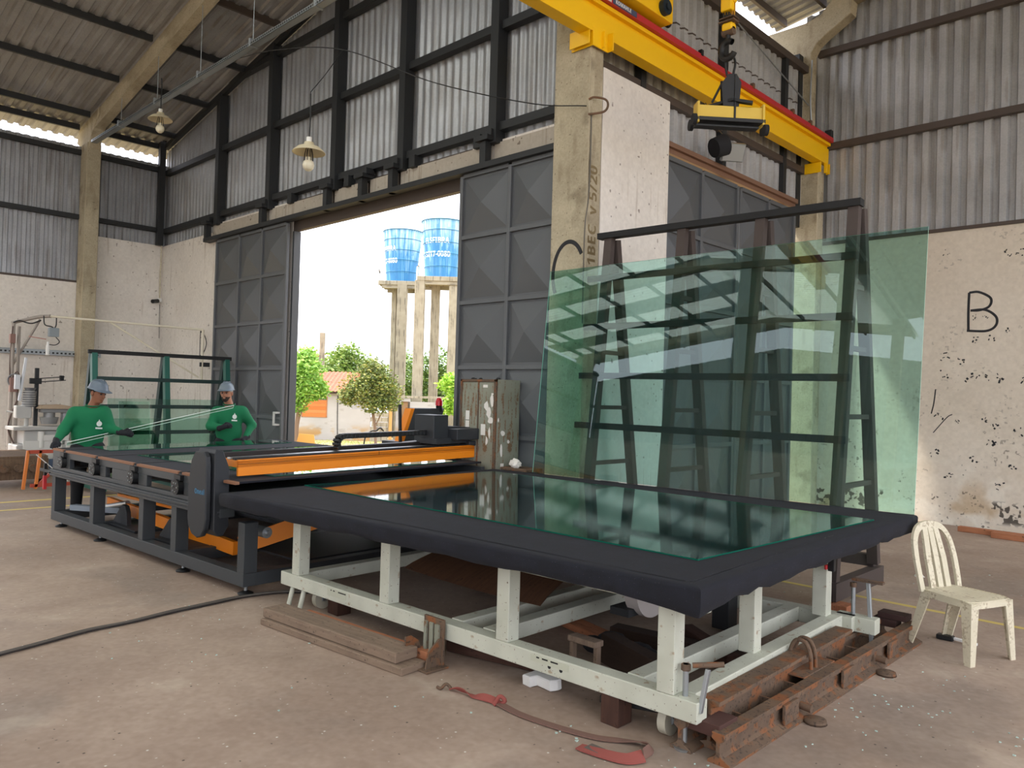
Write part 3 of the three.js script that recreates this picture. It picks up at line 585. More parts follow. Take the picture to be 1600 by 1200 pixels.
  for (let i = 0; i <= 7; i++) { const a = -Math.PI / 2 - (i / 7) * Math.PI * 0.5; path.push([1.3 + 0.09 + 0.09 * Math.cos(a) * 1.0 - 0.09, 1.1 + 0.09 + 0.09 * Math.sin(a)]); }
  const P = [[1.3, 1.065], [1.285, 1.09], [1.285, 1.12], [1.3, 1.15], [1.33, 1.172], [1.37, 1.178]]; for (let v = 1.42; v < 2.5; v += 0.05) P.push([v, 1.178]);
  for (let i = 0; i < P.length - 1; i++) { const a = V(3.66, P[i][1], P[i][0]), b = V(3.66, P[i + 1][1], P[i + 1][0]); links.push(bar(a, b, 0.085, 0.05, 0, 0.008)); }
  mesh('cable_chain', links, M.black, g);
}
// glass lying on the bed (three pieces of the same kind would differ only in size)
function glassPane(name, label, corners, th, mat, edgeMat, group) {  // corners: four points round the lower face
  const c = corners[0].clone().add(corners[1]).add(corners[2]).add(corners[3]).multiplyScalar(0.25);
  const n = corners[1].clone().sub(corners[0]).cross(corners[3].clone().sub(corners[0])).normalize().multiplyScalar(th);
  const g = new THREE.Group(); g.name = numbered(name); scene.add(g); g.position.copy(c); origin.set(g, c); tag(g, label, 'glass', group);
  const q = corners, u = q.map((p) => p.clone().add(n));
  const face = (a, b, e, d) => { const s = new THREE.BufferGeometry(); s.setAttribute('position', new THREE.Float32BufferAttribute([a, b, e, a, e, d].flatMap((p) => [p.x, p.y, p.z]), 3)); s.computeVertexNormals(); return s; };
  mesh('pane', [face(q[0], q[3], q[2], q[1]), face(u[0], u[1], u[2], u[3])], mat, g);
  mesh('edge', [0, 1, 2, 3].map((i) => { const j = (i + 1) % 4; return face(q[i], q[j], u[j], u[i]); }), edgeMat, g);
  return g;
}
const bedPoint = (u, v) => { const y = 0.886 + 0.012 * v, c = Math.cos(0.049), s = Math.sin(0.049); return V(-10 + u * c - v * s, y + 0.003, 2.74 + u * s + v * c); };
glassPane('glass_sheet', 'clear glass sheet lying flat on the far left of the cutting bed', [bedPoint(0.1, 0.36), bedPoint(0.74, 0.33), bedPoint(0.76, 2.65), bedPoint(0.12, 2.65)], 0.006, M.glass, M.glassEdge);
glassPane('glass_sheet', 'clear glass sheet lying flat on the cutting bed and passing under the orange bridge', [bedPoint(1.44, 0.34), bedPoint(3.95, 0.42), bedPoint(3.95, 2.6), bedPoint(1.46, 2.5)], 0.006, M.glass, M.glassEdge);
// operator console behind the bed
{
  const t = thing('control_console', 'dark tilted control console with orange sides and a red beacon, standing in the gateway', 'console', [-7.35, 0, 5.95]);
  const sc = (x, y, d) => V(x, y, d);
  mesh('cabinet', box(-7.75, -7.3, 0, 1.05, 5.7, 6.22, 0.01), M.machineDark, t);
  const side = [[0, 1.06], [0.1, 1.06], [0.3, 1.44], [0.18, 1.48], [-0.02, 1.1]];
  mesh('screen_case', poly([[-0.02, 1.07], [0.5, 1.1], [0.62, 1.45], [0.12, 1.45]], 0.1, 0.008).rotateY(Math.PI / 2).translate(-7.36, 0, -5.64), M.machine, t);
  mesh('side_panel', poly([[-0.02, 1.07], [0.03, 1.07], [0.17, 1.45], [0.12, 1.45]], 0.11, 0.004).rotateY(Math.PI / 2).translate(-7.365, 0, -5.63), M.orange, t);
  const b = mesh('beacon', [lathe([[0.045, 0], [0.045, 0.05], [0.03, 0.09], [0, 0.1]], V(-7.28, 1.49, 6.2), 20)], std(0xc01020, 0.25), t);
  mesh('beacon_base', cyl(V(-7.28, 1.42, 6.22), V(-7.28, 1.49, 6.2), 0.04), M.black, b);
  mesh('post', bar(V(-7.2, 0, 5.62), V(-7.2, 1.5, 5.54), 0.03, 0.03), M.dark, t);
}

// ================================================================ THE LOADING TABLE AND WHAT LIES ON IT
const tableY = (d) => 0.815 + 0.0182 * (d - 3.12);
{
  const t = localThing('loading_table', 'large loading table covered in black felt on a chipped white steel frame', 'table', [-1.9, 0, 3.2], 0.035);
  for (const v of [0, 2.05]) mesh('beam', box(-3.52, 0.03, 0.15, 0.25, v, v + 0.1, 0.006), M.frameWhite, t);
  for (const u of [-3.42, -1.72, -1.45, -0.42, -0.13]) mesh('beam', box(u, u + 0.1, 0.16, 0.255, 0.1, 2.05, 0.006), M.frameWhite, t);
  for (const [u, v] of [[-3.37, 0], [-2.315, 0], [-1.25, 0], [-0.19, 0], [-0.19, 0.86], [-0.19, 1.93], [-1.25, 2.05], [-2.315, 2.05], [-3.37, 2.05]]) mesh('post', box(u, u + 0.095, 0.25, 0.72 + 0.018 * v, v, v + 0.095, 0.006), M.frameWhite, t);
  mesh('beam', [box(-3.6, 0.05, 0.66, 0.74, 0.02, 0.08), box(-3.6, 0.05, 0.7, 0.76, 2.05, 2.12), box(-0.18, -0.1, 0.67, 0.74, 0.1, 2.1)], M.frameWhite, t);
  mesh('tip_beam', box(-0.1, 0.16, 0.15, 0.25, 2.1, 2.2, 0.006), M.frameWhite, t);
  // holes in the front beam
  each('bolt_hole', [-0.85, -0.77, -2.87, -2.76].map((u) => cyl(V(u, 0.195, -0.001), V(u, 0.195, 0.01), 0.011, 0.011, 10)), M.black, t);
  each('label_plate', [box(-2.9, -2.68, 0.185, 0.238, -0.0025, 0, 0), box(-0.98, -0.72, 0.2, 0.236, -0.0025, 0, 0)], std(0xb9bba8, 0.7), t);
  each('label_plate', [[-2.86, 0.012], [-2.83, 0.02], [-2.77, 0.04], [-2.73, 0.05], [-0.94, 0.02], [-0.9, 0.04], [-0.84, 0.05]].map(([u, w]) => box(u, u + w, 0.222, 0.23, -0.0035, -0.0025, 0)), M.black, t);
  // casters
  for (const [u, v] of [[-0.2, 0.14], [-0.2, 2.0], [-3.2, 0.16], [-3.2, 2.0]]) {
    const c = mesh('caster', [cyl(V(u - 0.02, 0.075, v), V(u + 0.025, 0.075, v), 0.075, 0.075, 28)], std(0xb9b4a2, 0.6), t);
    mesh('fork', [box(u - 0.032, u - 0.024, 0.06, 0.15, v - 0.02, v + 0.02), box(u + 0.028, u + 0.036, 0.06, 0.15, v - 0.02, v + 0.02)], M.galv, c);
    mesh('hub', cyl(V(u - 0.035, 0.075, v), V(u + 0.04, 0.075, v), 0.018, 0.018, 12), M.galv, c);
  }
  // screw jacks at the corners
  for (const [u, v, h] of [[-0.06, 0.05, 0.4], [0.0, 2.16, 0.46]]) {
    const j = mesh('screw_jack', [cyl(V(u, 0.01, v), V(u, h, v), 0.014, 0.014, 12), cyl(V(u, 0, v), V(u, 0.012, v), 0.045, 0.05, 20)], M.galv, t);
    mesh('head', cyl(V(u, h - 0.03, v), V(u, h, v), 0.023, 0.023, 6), M.rust, j);
  }
  { const j = mesh('screw_jack', [bar(V(0.03, 0.2, 0.03), V(0.05, 0.4, 0.06), 0.02, 0.024)], M.galv, t); mesh('handle', cyl(V(-0.02, 0.405, 0.04), V(0.1, 0.42, 0.12), 0.013), M.rust, j); }
  { const j = mesh('screw_jack', [bar(V(0.13, 0.06, 2.14), V(0.08, 0.47, 2.2), 0.025, 0.025)], M.galv, t); mesh('handle', box(-0.02, 0.18, 0.468, 0.485, 2.17, 2.22), M.rust, j); }
  for (const u of [-3.4, -3.25]) mesh('screw_jack', cyl(V(u, 0, -0.0), V(u, 0.16, 0.04), 0.018, 0.018, 10), M.frameWhite, t);
  mesh('switch_box', [box(-0.2, -0.1, 0.6, 0.66, 1.86, 1.93), box(-0.08, -0.04, 0.56, 0.66, 1.9, 1.94)], M.black, t);
  mesh('switch_button', box(-0.095, -0.08, 0.57, 0.6, 1.88, 1.93), M.red, t);
}
{
  // felt covered top: rounded edge all round, a loose skirt and a torn corner
  const t = thing('felt_table_top', 'black felt table top with a soft rolled edge, on the white frame', 'table top', [-3.85, 0.7, 4.5]);
  const C = [[-1.80, 3.09], [-1.80, 6.08], [-5.87, 5.78], [-5.94, 2.81]];      // x, d round the edge
  const out = []; const N = [26, 18, 26, 18];
  for (let e = 0; e < 4; e++) { const a = C[e], b = C[(e + 1) % 4]; for (let k = 0; k < N[e]; k++) { const q = k / N[e]; out.push([lerp(a[0], b[0], q), lerp(a[1], b[1], q)]); } }
  out.push(out[0]);
  const cx = -3.85, cd = 4.45, wob = (i, k) => (hash(i % (out.length - 1), k, 17) - 0.5);
  const prof = [[0.10, 0.0], [0.03, -0.001], [0.008, -0.008], [0.0, -0.025], [0.002, -0.06], [0.012, -0.095], [0.05, -0.105]];
  const rows = prof.map(([inn, dy], k) => out.map(([x, d], i) => {
    const l = Math.hypot(x - cx, d - cd), f = 1 - inn / l, w = k > 2 ? 0.012 * wob(i, k) : 0.002 * wob(i, k);
    const drop = k > 3 ? 0.022 * (0.6 + wob(i, 9)) + (Math.hypot(x - C[0][0], d - C[0][1]) < 0.12 ? 0.03 : 0) : 0;
    return V(cx + (x - cx) * f, tableY(d) + dy + w - drop, cd + (d - cd) * f);
  }));
  mesh('rolled_edge', quadMesh(rows), M.felt, t);
  const inner = out.slice(0, -1).map(([x, d]) => { const l = Math.hypot(x - cx, d - cd), f = 1 - 0.1 / l; return [cx + (x - cx) * f, cd + (d - cd) * f]; });
  const s = new THREE.ShapeGeometry(new THREE.Shape(inner.map(([x, d]) => new THREE.Vector2(x, d))));
  const p = s.attributes.position; for (let i = 0; i < p.count; i++) { const x = p.getX(i), d = p.getY(i); p.setXYZ(i, x, tableY(d), -d); } s.deleteAttribute('normal'); s.computeVertexNormals();
  const under = s.clone().translate(0, -0.1, 0);
  mesh('felt_cover', s, M.felt, t);
  mesh('core_board', under, M.woodDark, t);
}
{
  const y = (d) => tableY(d) + 0.002;
  glassPane('glass_sheet', 'large clear glass sheet lying flat on the black felt loading table', [V(-2.09, y(3.55), 3.55), V(-1.92, y(5.55), 5.55), V(-5.63, y(5.54), 5.54), V(-6.0 + 0.13, y(3.54), 3.53)], 0.008, M.glassTable, M.glassEdge);
}
// ---- the big sheet and the rack it leans on
const sheetD = (x, y) => 5.9 + 0.0616 * (x + 5.41) + 0.0966 * (y - 0.878);
glassPane('glass_sheet', 'tall green tinted glass sheet leaning on the dark rack behind the loading table', [V(-5.41, 0.86, sheetD(-5.41, 0.86)), V(-1.837, 0.86, sheetD(-1.837, 0.86)), V(-1.842, 3.0, sheetD(-1.842, 3.0)), V(-5.418, 2.951, sheetD(-5.418, 2.951))], 0.01, M.glassBig, M.glassEdgePale);
{
  const t = thing('glass_rack', 'tall dark steel A-frame rack standing behind the leaning glass sheet', 'glass rack', [-3.6, 0, 6.5]);
  const F = (x, y, o = 0) => V(x, y, sheetD(x, y) + 0.035 + o);
  mesh('top_rail', bar(F(-4.9, 3.28, 0.05), F(-2.36, 3.28, 0.05), 0.1, 0.06), M.rackBlack, t);
  for (const y of [2.84, 2.35, 1.86, 1.37]) mesh('cross_rail', bar(F(-4.96, y), F(-2.36, y), 0.03, 0.06), M.rackBlack, t);
  mesh('bottom_rail', bar(F(-5.0, 0.78, 0), F(-2.3, 0.78, 0), 0.08, 0.08), M.rackBrown, t);
  for (const x of [-4.78, -3.96, -3.2, -2.42]) {
    mesh('front_post', bar(F(x, 0.12, 0.06), F(x, 3.26, 0.06), 0.09, 0.07), M.rackBrown, t);
    mesh('rear_post', bar(V(x + 0.02, 0.3, sheetD(x, 0.3) + 0.92), V(x + 0.02, 3.24, sheetD(x, 3.24) + 0.16), 0.09, 0.07), M.rackBrown, t);
    mesh('foot_beam', bar(V(x + 0.02, 0.2, sheetD(x, 0.2) + 0.02), V(x + 0.02, 0.2, sheetD(x, 0.2) + 1.05), 0.09, 0.14), M.rackBrown, t);
    for (const y of [1.0, 1.55, 2.1, 2.6]) mesh('brace', bar(V(x + 0.02, y, sheetD(x, y) + 0.09), V(x + 0.02, y, sheetD(x, y) + 0.09 + 0.76 * (3.24 - y) / 2.94 + 0.06), 0.04, 0.04), M.rackBrown, t);
  }
  mesh('bottom_rail', bar(V(-4.8, 0.32, sheetD(-4.8, 0.3) + 0.95), V(-2.4, 0.32, sheetD(-2.4, 0.3) + 0.95), 0.08, 0.1), M.rackBrown, t);
  each('rubber_pad', [-4.6, -4.0, -3.2, -2.5].map((x) => bar(F(x, 0.835, -0.02), F(x + 0.2, 0.835, -0.02), 0.07, 0.03)), M.rubber, t);
}
for (const [x, w] of [[-4.95, 0.14], [-2.42, 0.16]]) tag(mesh('timber_block', box(x, x + w, 0, 0.12, sheetD(x, 0) + 0.0, sheetD(x, 0) + 0.16, 0.006), M.woodRed), x < -4 ? 'small timber block under the left foot of the dark glass rack' : 'small timber block under the right foot of the dark glass rack', 'block');
// ---- rusty steel cupboard in front of the right gate leaf
{
  const t = thing('steel_cupboard', 'worn grey-green steel cupboard with rust streaks and torn paper stickers, beside the gateway', 'cupboard', [-6.2, 0, 6.0]);
  const x0 = -6.52, x1 = -5.95, d0 = 5.86, d1 = 6.24, h = 1.81;
  mesh('carcass', [box(x0, x1, 0, h, d0 + 0.015, d1, 0.006)], M.cabinet, t);
  const rim = [box(x0, x1, h - 0.03, h, d0, d0 + 0.03), box(x0, x0 + 0.03, 0, h, d0, d0 + 0.03), box(x1 - 0.03, x1, 0, h, d0, d0 + 0.03), box(-6.235, -6.215, 0.02, h, d0 + 0.004, d0 + 0.03)];
  mesh('frame', rim, M.rust, t);
  for (const [a, b] of [[x0 + 0.034, -6.238], [-6.212, x1 - 0.034]]) mesh('door', box(a, b, 0.06, h - 0.035, d0 + 0.004, d0 + 0.016, 0.003), M.cabinet, t);
  const pap = [[-6.42, 1.36, 0.06, 0.1], [-6.42, 1.26, 0.06, 0.09], [-6.15, 1.72, 0.07, 0.03], [-6.17, 1.2, 0.07, 0.12], [-6.12, 1.48, 0.06, 0.08], [-6.08, 1.4, 0.05, 0.1], [-6.03, 1.52, 0.04, 0.12], [-6.06, 1.33, 0.07, 0.06], [-6.05, 1.18, 0.03, 0.1], [-6.09, 1.1, 0.03, 0.08], [-6.02, 1.64, 0.03, 0.02]];
  const jag = (x, y, w, hh, k) => { const q = []; for (let i = 0; i < 9; i++) { const a = (i / 9) * 6.283, r = 0.75 + 0.5 * hash(i, k, 3); q.push([x + w / 2 + r * w * 0.6 * Math.cos(a), y + hh / 2 + r * hh * 0.6 * Math.sin(a)]); } return q; };
  pap.forEach(([x, y, w, hh], k) => mesh('sticker', poly(k < 4 ? [[x, y], [x + w, y], [x + w, y + hh], [x, y + hh]] : jag(x, y, w, hh, k), 0.0015).translate(0, 0, -d0 - 0.0045 + 0.001), M.paper, t));
  [[5.96, 1.2, 0.05, 0.05], [5.95, 0.98, 0.03, 0.12], [5.93, 0.68, 0.09, 0.22], [6.06, 1.12, 0.03, 0.03], [5.9, 1.35, 0.02, 0.04]].forEach(([d, y, w, hh], k) => mesh('sticker', poly(k === 2 ? [[d, y + 0.02], [d + 0.04, y - 0.04], [d + 0.05, y], [d + 0.08, y + 0.02], [d + 0.08, y + hh], [d + 0.03, y + hh], [d + 0.03, y + 0.14], [d - 0.03, y + 0.13]] : jag(d, y, w, hh, k + 20), 0.0015).rotateY(Math.PI / 2).scale(1, 1, 1).translate(x1, 0, 0), M.paper, t));
  each('top_litter', [[-6.42, 0.03], [-6.38, 0.02], [-6.3, 0.025], [-6.02, 0.03]].map(([x, s]) => lathe([[0, 0], [s, 0.0], [s * 0.7, s * 0.6], [0, s * 0.7]], V(x, h, d0 + 0.1), 8)), M.black, t);
}
{
  const t = thing('side_bench', 'low dark shelf board beside the cupboard, with crumpled paper on it', 'shelf', [-5.75, 0, 6.05]);
  mesh('board', box(-5.93, -5.55, 0.84, 0.87, 5.94, 6.2), M.rust, t);
  mesh('bracket', [box(-5.9, -5.86, 0, 0.84, 6.0, 6.04), box(-5.6, -5.56, 0, 0.84, 6.14, 6.18)], M.rust, t);
  const c = new THREE.IcosahedronGeometry(0.05, 2), p = c.attributes.position; for (let i = 0; i < p.count; i++) { const s = 0.75 + 0.5 * hash(Math.round(p.getX(i) * 300), Math.round(p.getY(i) * 300), Math.round(p.getZ(i) * 300)); p.setXYZ(i, p.getX(i) * s * 1.2, p.getY(i) * s, p.getZ(i) * s); } c.computeVertexNormals();
  tag(mesh('crumpled_paper', [c.clone().translate(-5.82, 0.91, -6.05), c.clone().scale(0.9, 0.8, 1).rotateY(1).translate(-5.75, 0.905, -6.0)], M.paper), 'crumpled white paper lying on the dark shelf beside the cupboard', 'paper');
}

// ================================================================ SMALLER THINGS IN THE HALL
{ // white plastic chair, own axes: x to the chair's left/right, z towards its front
  const t = localThing('plastic_chair', 'grimy white plastic chair without arms, standing alone on the floor at the right', 'chair', [-1.46, 0, 5.9], 1.2);
  const S = 0.41, w = 0.2;
  const seatPts = [], nx = 8, nz = 8, rows = [];
  for (let i = 0; i <= nz; i++) { const r = []; for (let j = 0; j <= nx; j++) { const u = j / nx * 2 - 1, v = i / nz; const half = lerp(0.175, 0.215, v) * (v > 0.9 ? 0.93 : 1); r.push(new THREE.Vector3(u * half, S - 0.012 * (1 - u * u) * Math.sin(v * 3.14) - (v > 0.93 ? 0.012 : 0) - (Math.abs(u) > 0.95 ? 0.01 : 0), -0.19 + v * 0.4)); } rows.push(r); }
  const skirt = []; const edge = []; for (let k = 0; k <= 24; k++) { const a = (k / 24) * Math.PI * 2, ex = Math.sign(Math.cos(a)) * Math.pow(Math.abs(Math.cos(a)), 0.4), ez = Math.sign(Math.sin(a)) * Math.pow(Math.abs(Math.sin(a)), 0.4); edge.push([ex * lerp(0.178, 0.215, (ez + 1) / 2), 0.01 + ez * 0.2]); }
  for (const y of [S - 0.005, S - 0.02, S - 0.05]) skirt.push(edge.map(([x, z]) => new THREE.Vector3(x * (y < S - 0.03 ? 1.02 : 1), y, z * (y < S - 0.03 ? 1.02 : 1))));
  const seat = mesh('seat', [quadMesh(rows), quadMesh(skirt), quadMesh(rows.map((r) => r.map((p) => p.clone().setY(p.y - 0.012))))], M.plastic, t);
  const leg = (x, z, dx, dz) => { // L-section leg that tapers
    const sx = Math.sign(x), sz = Math.sign(z), g = [];
    const seg = (a, b) => { const q = []; for (const [y, k, m] of [[S - 0.015, 1, 0], [0.0, 0.62, 1]]) q.push([0, 1].map((e) => new THREE.Vector3(x + dx * m + a[e][0] * k, y, z + dz * m + a[e][1] * k))); return quadMesh(q); };
    const c = [[-sx * 0.075, 0], [0, 0]], d = [[0, 0], [0, -sz * 0.075]], ci = [[-sx * 0.075, -sz * 0.014], [-sx * 0.014, -sz * 0.014]], di = [[-sx * 0.014, -sz * 0.014], [-sx * 0.014, -sz * 0.075]];
    g.push(seg(c), seg(d), seg(ci), seg(di), seg([[-sx * 0.075, 0], [-sx * 0.075, -sz * 0.014]]), seg([[0, -sz * 0.075], [-sx * 0.014, -sz * 0.075]]));
    return g;
  };
  for (const [x, z, dx, dz] of [[-0.205, 0.205, -0.02, 0.015], [0.205, 0.205, 0.02, 0.015], [-0.18, -0.17, -0.025, -0.1], [0.18, -0.17, 0.025, -0.1]]) mesh('leg', leg(x, z, dx, dz), M.plastic, t);
  // back: an arched frame and three slats joined near the top
  const P = (x, y) => { const k = (y - S) / 0.42; return new THREE.Vector3(x, y, -0.175 - 0.085 * k - 0.02 * k * k); };
  const arch = [[-0.185, S - 0.02], [-0.19, 0.5], [-0.19, 0.62], [-0.17, 0.73], [-0.115, 0.8], [0, 0.825], [0.115, 0.8], [0.17, 0.73], [0.19, 0.62], [0.19, 0.5], [0.185, S - 0.02]];
  const strip = (c, wd) => { const o = [], i2 = [], o2 = [], i3 = []; c.forEach(([x, y], k) => { const a = c[Math.max(0, k - 1)], b = c[Math.min(c.length - 1, k + 1)], l = Math.hypot(b[0] - a[0], b[1] - a[1]), nx = (b[1] - a[1]) / l, ny = -(b[0] - a[0]) / l; o.push(P(x - nx * wd / 2, y - ny * wd / 2)); i2.push(P(x + nx * wd / 2, y + ny * wd / 2)); }); const f = (r) => r.map((p) => p.clone().add(new THREE.Vector3(0, 0, 0.02))); return [quadMesh([o, i2]), quadMesh([f(i2), f(o)]), quadMesh([f(o), o]), quadMesh([i2, f(i2)])]; };
  const smooth = new THREE.CatmullRomCurve3(arch.map(([x, y]) => new THREE.Vector3(x, y, 0))).getPoints(40).map((p) => [p.x, p.y]);
  mesh('back_frame', strip(smooth, 0.042), M.plastic, t);
  for (const [x0, x1] of [[-0.075, -0.06], [0, 0], [0.075, 0.06]]) mesh('back_slat', strip([[x0, S - 0.01], [x0, 0.6], [x1, 0.74], [x1 * 0.9, 0.805]], 0.05), M.plastic, t);
}
// rusty steel: an I-beam against the frame and a built-up crane track on the floor
{
  const I = [[-0.06, 0], [0.06, 0], [0.06, 0.014], [0.008, 0.03], [0.008, 0.175], [0.05, 0.19], [0.05, 0.205], [-0.05, 0.205], [-0.05, 0.19], [-0.008, 0.175], [-0.008, 0.03], [-0.06, 0.014]];
  const g = poly(I, 1.72, 0.002); g.scale(1, 1.1, 1).translate(0, 0, -1.72); g.rotateY(0.02).translate(-1.885, 0.002, -3.34);
  tag(mesh('steel_beam', g, M.rust), 'rusty steel I-beam lying on the floor against the white table frame', 'beam');
  const t = thing('rail_track', 'long rusty built-up rail with cross plates lying on the floor by the table end', 'rail', [-1.85, 0, 4.6]);
  const prof = [[-0.05, 0], [0.06, 0], [0.06, 0.012], [0.02, 0.03], [0.008, 0.045], [0.008, 0.1], [0.03, 0.115], [0.03, 0.14], [-0.03, 0.14], [-0.03, 0.115], [-0.008, 0.1], [-0.008, 0.045], [-0.02, 0.03], [-0.05, 0.012]];
  for (const x of [-1.77, -1.97]) mesh('rail_bar', poly(prof, 2.7, 0.002).translate(x, 0, -5.92), M.rust, t);
  for (const d of [3.55, 3.85, 4.15, 4.75, 5.05, 5.35]) mesh('cross_plate', box(-1.93, -1.77, 0.03, 0.12, d, d + 0.012), M.rust, t);
  for (const d of [3.8, 4.55, 5.3]) mesh('fish_plate', box(-1.738, -1.72, 0.025, 0.125, d, d + 0.16), M.rust, t);
  for (const d of [4.02, 5.12]) mesh('bolt', cyl(V(-1.74, 0.07, d), V(-1.68, 0.065, d), 0.022, 0.022, 6), M.rust, t);
  mesh('end_block', [box(-1.96, -1.78, 0.1, 0.16, 3.25, 3.42)], std(0x4a2f28, 0.85), t);
  mesh('cover_plate', box(-1.99, -1.8, 0.142, 0.15, 4.2, 4.62), M.rust, t);
  mesh('end_block', [box(-2.0, -1.84, 0.1, 0.15, 5.78, 5.9), box(-1.97, -1.78, 0.15, 0.19, 5.8, 5.92)], std(0x3c2622, 0.85), t);
  for (const d of [4.36, 4.42]) mesh('lifting_loop', tube([V(-1.96, 0.1, d), V(-1.955, 0.22, d), V(-1.93, 0.285, d), V(-1.895, 0.3, d), V(-1.86, 0.285, d), V(-1.835, 0.22, d), V(-1.83, 0.1, d)], 0.012, 40, 8), M.rust, t);
  for (const [d, r] of [[4.02, 0.035], [5.06, 0.03]]) mesh('shim', lathe([[0, 0], [0.06, 0], [0.055, 0.02], [0, 0.022]], V(-1.66, 0, d), 14), M.rust, t);
}
// planks beside the white frame
{
  const plank = (x0, x1, y0, h, d0, w, turn, mat, label) => { const g = box(-(x1 - x0) / 2, (x1 - x0) / 2, 0, h, -w / 2, w / 2, 0.008); const p = uvm(g), uv = p.attributes.uv; for (let i = 0; i < uv.count; i++) uv.setXY(i, uv.getY(i), uv.getX(i)); p.userData.keep = true; tag(mesh('plank', p.rotateY(turn).translate((x0 + x1) / 2, y0, -d0), mat), label, 'plank'); };
  plank(-5.02, -3.58, 0, 0.045, 2.86, 0.2, 0.085, M.woodGrey, 'dark bottom plank of the stack lying beside the white table frame');
  plank(-5.03, -3.66, 0.047, 0.065, 2.87, 0.18, 0.085, M.woodGrey, 'thick grey plank on top of the stack beside the white table frame');
  plank(-4.88, -3.58, 0, 0.08, 3.03, 0.07, 0.08, M.woodRed, 'reddish timber lying behind the grey planks, under the white table frame');
  plank(-2.95, -1.4, 0, 0.07, 11.62, 0.1, -0.05, M.woodRed, 'long orange timber lying against the foot of the right wall');
  plank(-2.52, -0.9, 0, 0.075, 11.42, 0.1, -0.05, M.woodRed, 'shorter orange timber lying in front of the long one at the right wall');
}
for (const [x, d, s, l] of [[-4.9, 3.26, 0.13, 'reddish timber block under the left end of the white table frame'], [-2.36, 3.24, 0.11, 'reddish timber block under the front beam, left of the white caster']]) tag(mesh('timber_post', box(x - s / 2, x + s / 2, 0, 0.15, d - 0.05, d + 0.07, 0.006), M.timberPost), l, 'timber block');
{
  const t = thing('angle_stand', 'rusty steel stand with slotted plates bearing the front beam of the table', 'stand', [-3.63, 0, 3.08]);
  mesh('back_plate', box(-3.72, -3.54, 0, 0.28, 3.1, 3.12), M.rust, t);
  each('slotted_plate', [box(-3.7, -3.675, 0.02, 0.25, 3.08, 3.1), box(-3.6, -3.565, 0.02, 0.25, 3.08, 3.1), box(-3.655, -3.62, 0.02, 0.25, 3.085, 3.1)], M.tarnishPlate, t);
  mesh('foot_plate', box(-3.78, -3.5, 0, 0.012, 2.95, 3.12), M.rust, t);
  each('gusset', [poly([[0, 0], [0.14, 0], [0.1, 0.12], [0.04, 0.16], [0, 0.16]], 0.012).rotateY(Math.PI / 2).translate(-3.73, 0.01, -2.96), poly([[0, 0], [0.14, 0], [0.14, 0.16], [0.1, 0.16], [0.02, 0.1]], 0.012).rotateY(Math.PI / 2).translate(-3.56, 0.01, -2.98)], M.rust, t);
}
tag(mesh('foam_block', poly([[0, 0], [0.05, 0], [0.06, 0.045], [0.17, 0.045], [0.19, 0.08], [0.19, 0.1], [0.01, 0.1]], 0.05, 0.006).rotateX(-Math.PI / 2 + 0.1).rotateY(-0.1).translate(-3.02, 0.005, -3.27), M.white), 'white L-shaped foam block lying under the edge of the loading table', 'foam block');
// strap on the floor
{
  const t = thing('lifting_strap', 'dusty red lifting strap lying twisted on the floor in front of the table', 'strap', [-2.6, 0, 2.95]);
  const ribbon = (pts, w, lift) => { const c = new THREE.CatmullRomCurve3(pts.map(([x, d, y]) => V(x, y ?? 0.006, d))), n = 60, a = [], b = []; for (let i = 0; i <= n; i++) { const p = c.getPoint(i / n), q = c.getTangent(i / n), s = new THREE.Vector3(-q.z, 0, q.x).normalize(), tw = lift ? lift(i / n) : 0; const o = s.multiplyScalar(Math.cos(tw) * w / 2).add(new THREE.Vector3(0, Math.sin(tw) * w / 2, 0)); const up = Math.abs(Math.sin(tw)) * w / 2; a.push(p.clone().add(o).add(new THREE.Vector3(0, up, 0))); b.push(p.clone().sub(o).add(new THREE.Vector3(0, up, 0))); } const f = (r) => r.map((p) => p.clone().add(new THREE.Vector3(0, 0.006, 0))); return [quadMesh([a, b]), quadMesh([f(a), f(b)]), quadMesh([a, f(a)]), quadMesh([b, f(b)])]; };
  const sm = std(0x8e4a42, 0.9), sm2 = std(0x76594e, 0.95);
  mesh('webbing', ribbon([[-3.23, 2.9], [-3.08, 2.92], [-2.9, 2.95]], 0.035, (q) => 0.9 * Math.sin(q * 6)), sm, t);
  mesh('webbing', ribbon([[-2.9, 2.95, 0.01], [-2.75, 2.94], [-2.58, 2.955], [-2.42, 2.985], [-2.3, 3.02], [-2.2, 3.08], [-2.1, 3.12], [-2.04, 3.09], [-2.02, 3.0]], 0.045, (q) => (q > 0.6 ? (q - 0.6) * 3.4 : 0)), sm2, t);
  mesh('webbing', ribbon([[-2.02, 3.0], [-2.06, 2.93], [-2.2, 2.89], [-2.3, 2.88]], 0.06, (q) => 0.5 * (1 - q)), sm, t);
  mesh('label_tag', box(-2.27, -2.19, 0.014, 0.016, 2.88, 2.94, 0), std(0x5e5650, 0.8), t);
  mesh('knot', tube([V(-2.92, 0.005, 2.93), V(-2.9, 0.05, 2.95), V(-2.88, 0.03, 2.97), V(-2.9, 0.006, 2.96)], 0.012, 20), sm, t);
  mesh('hook', tube([V(-3.23, 0.012, 2.9), V(-3.26, 0.03, 2.89), V(-3.27, 0.012, 2.86), V(-3.3, 0.01, 2.86)], 0.009, 24), M.rust, t);
}
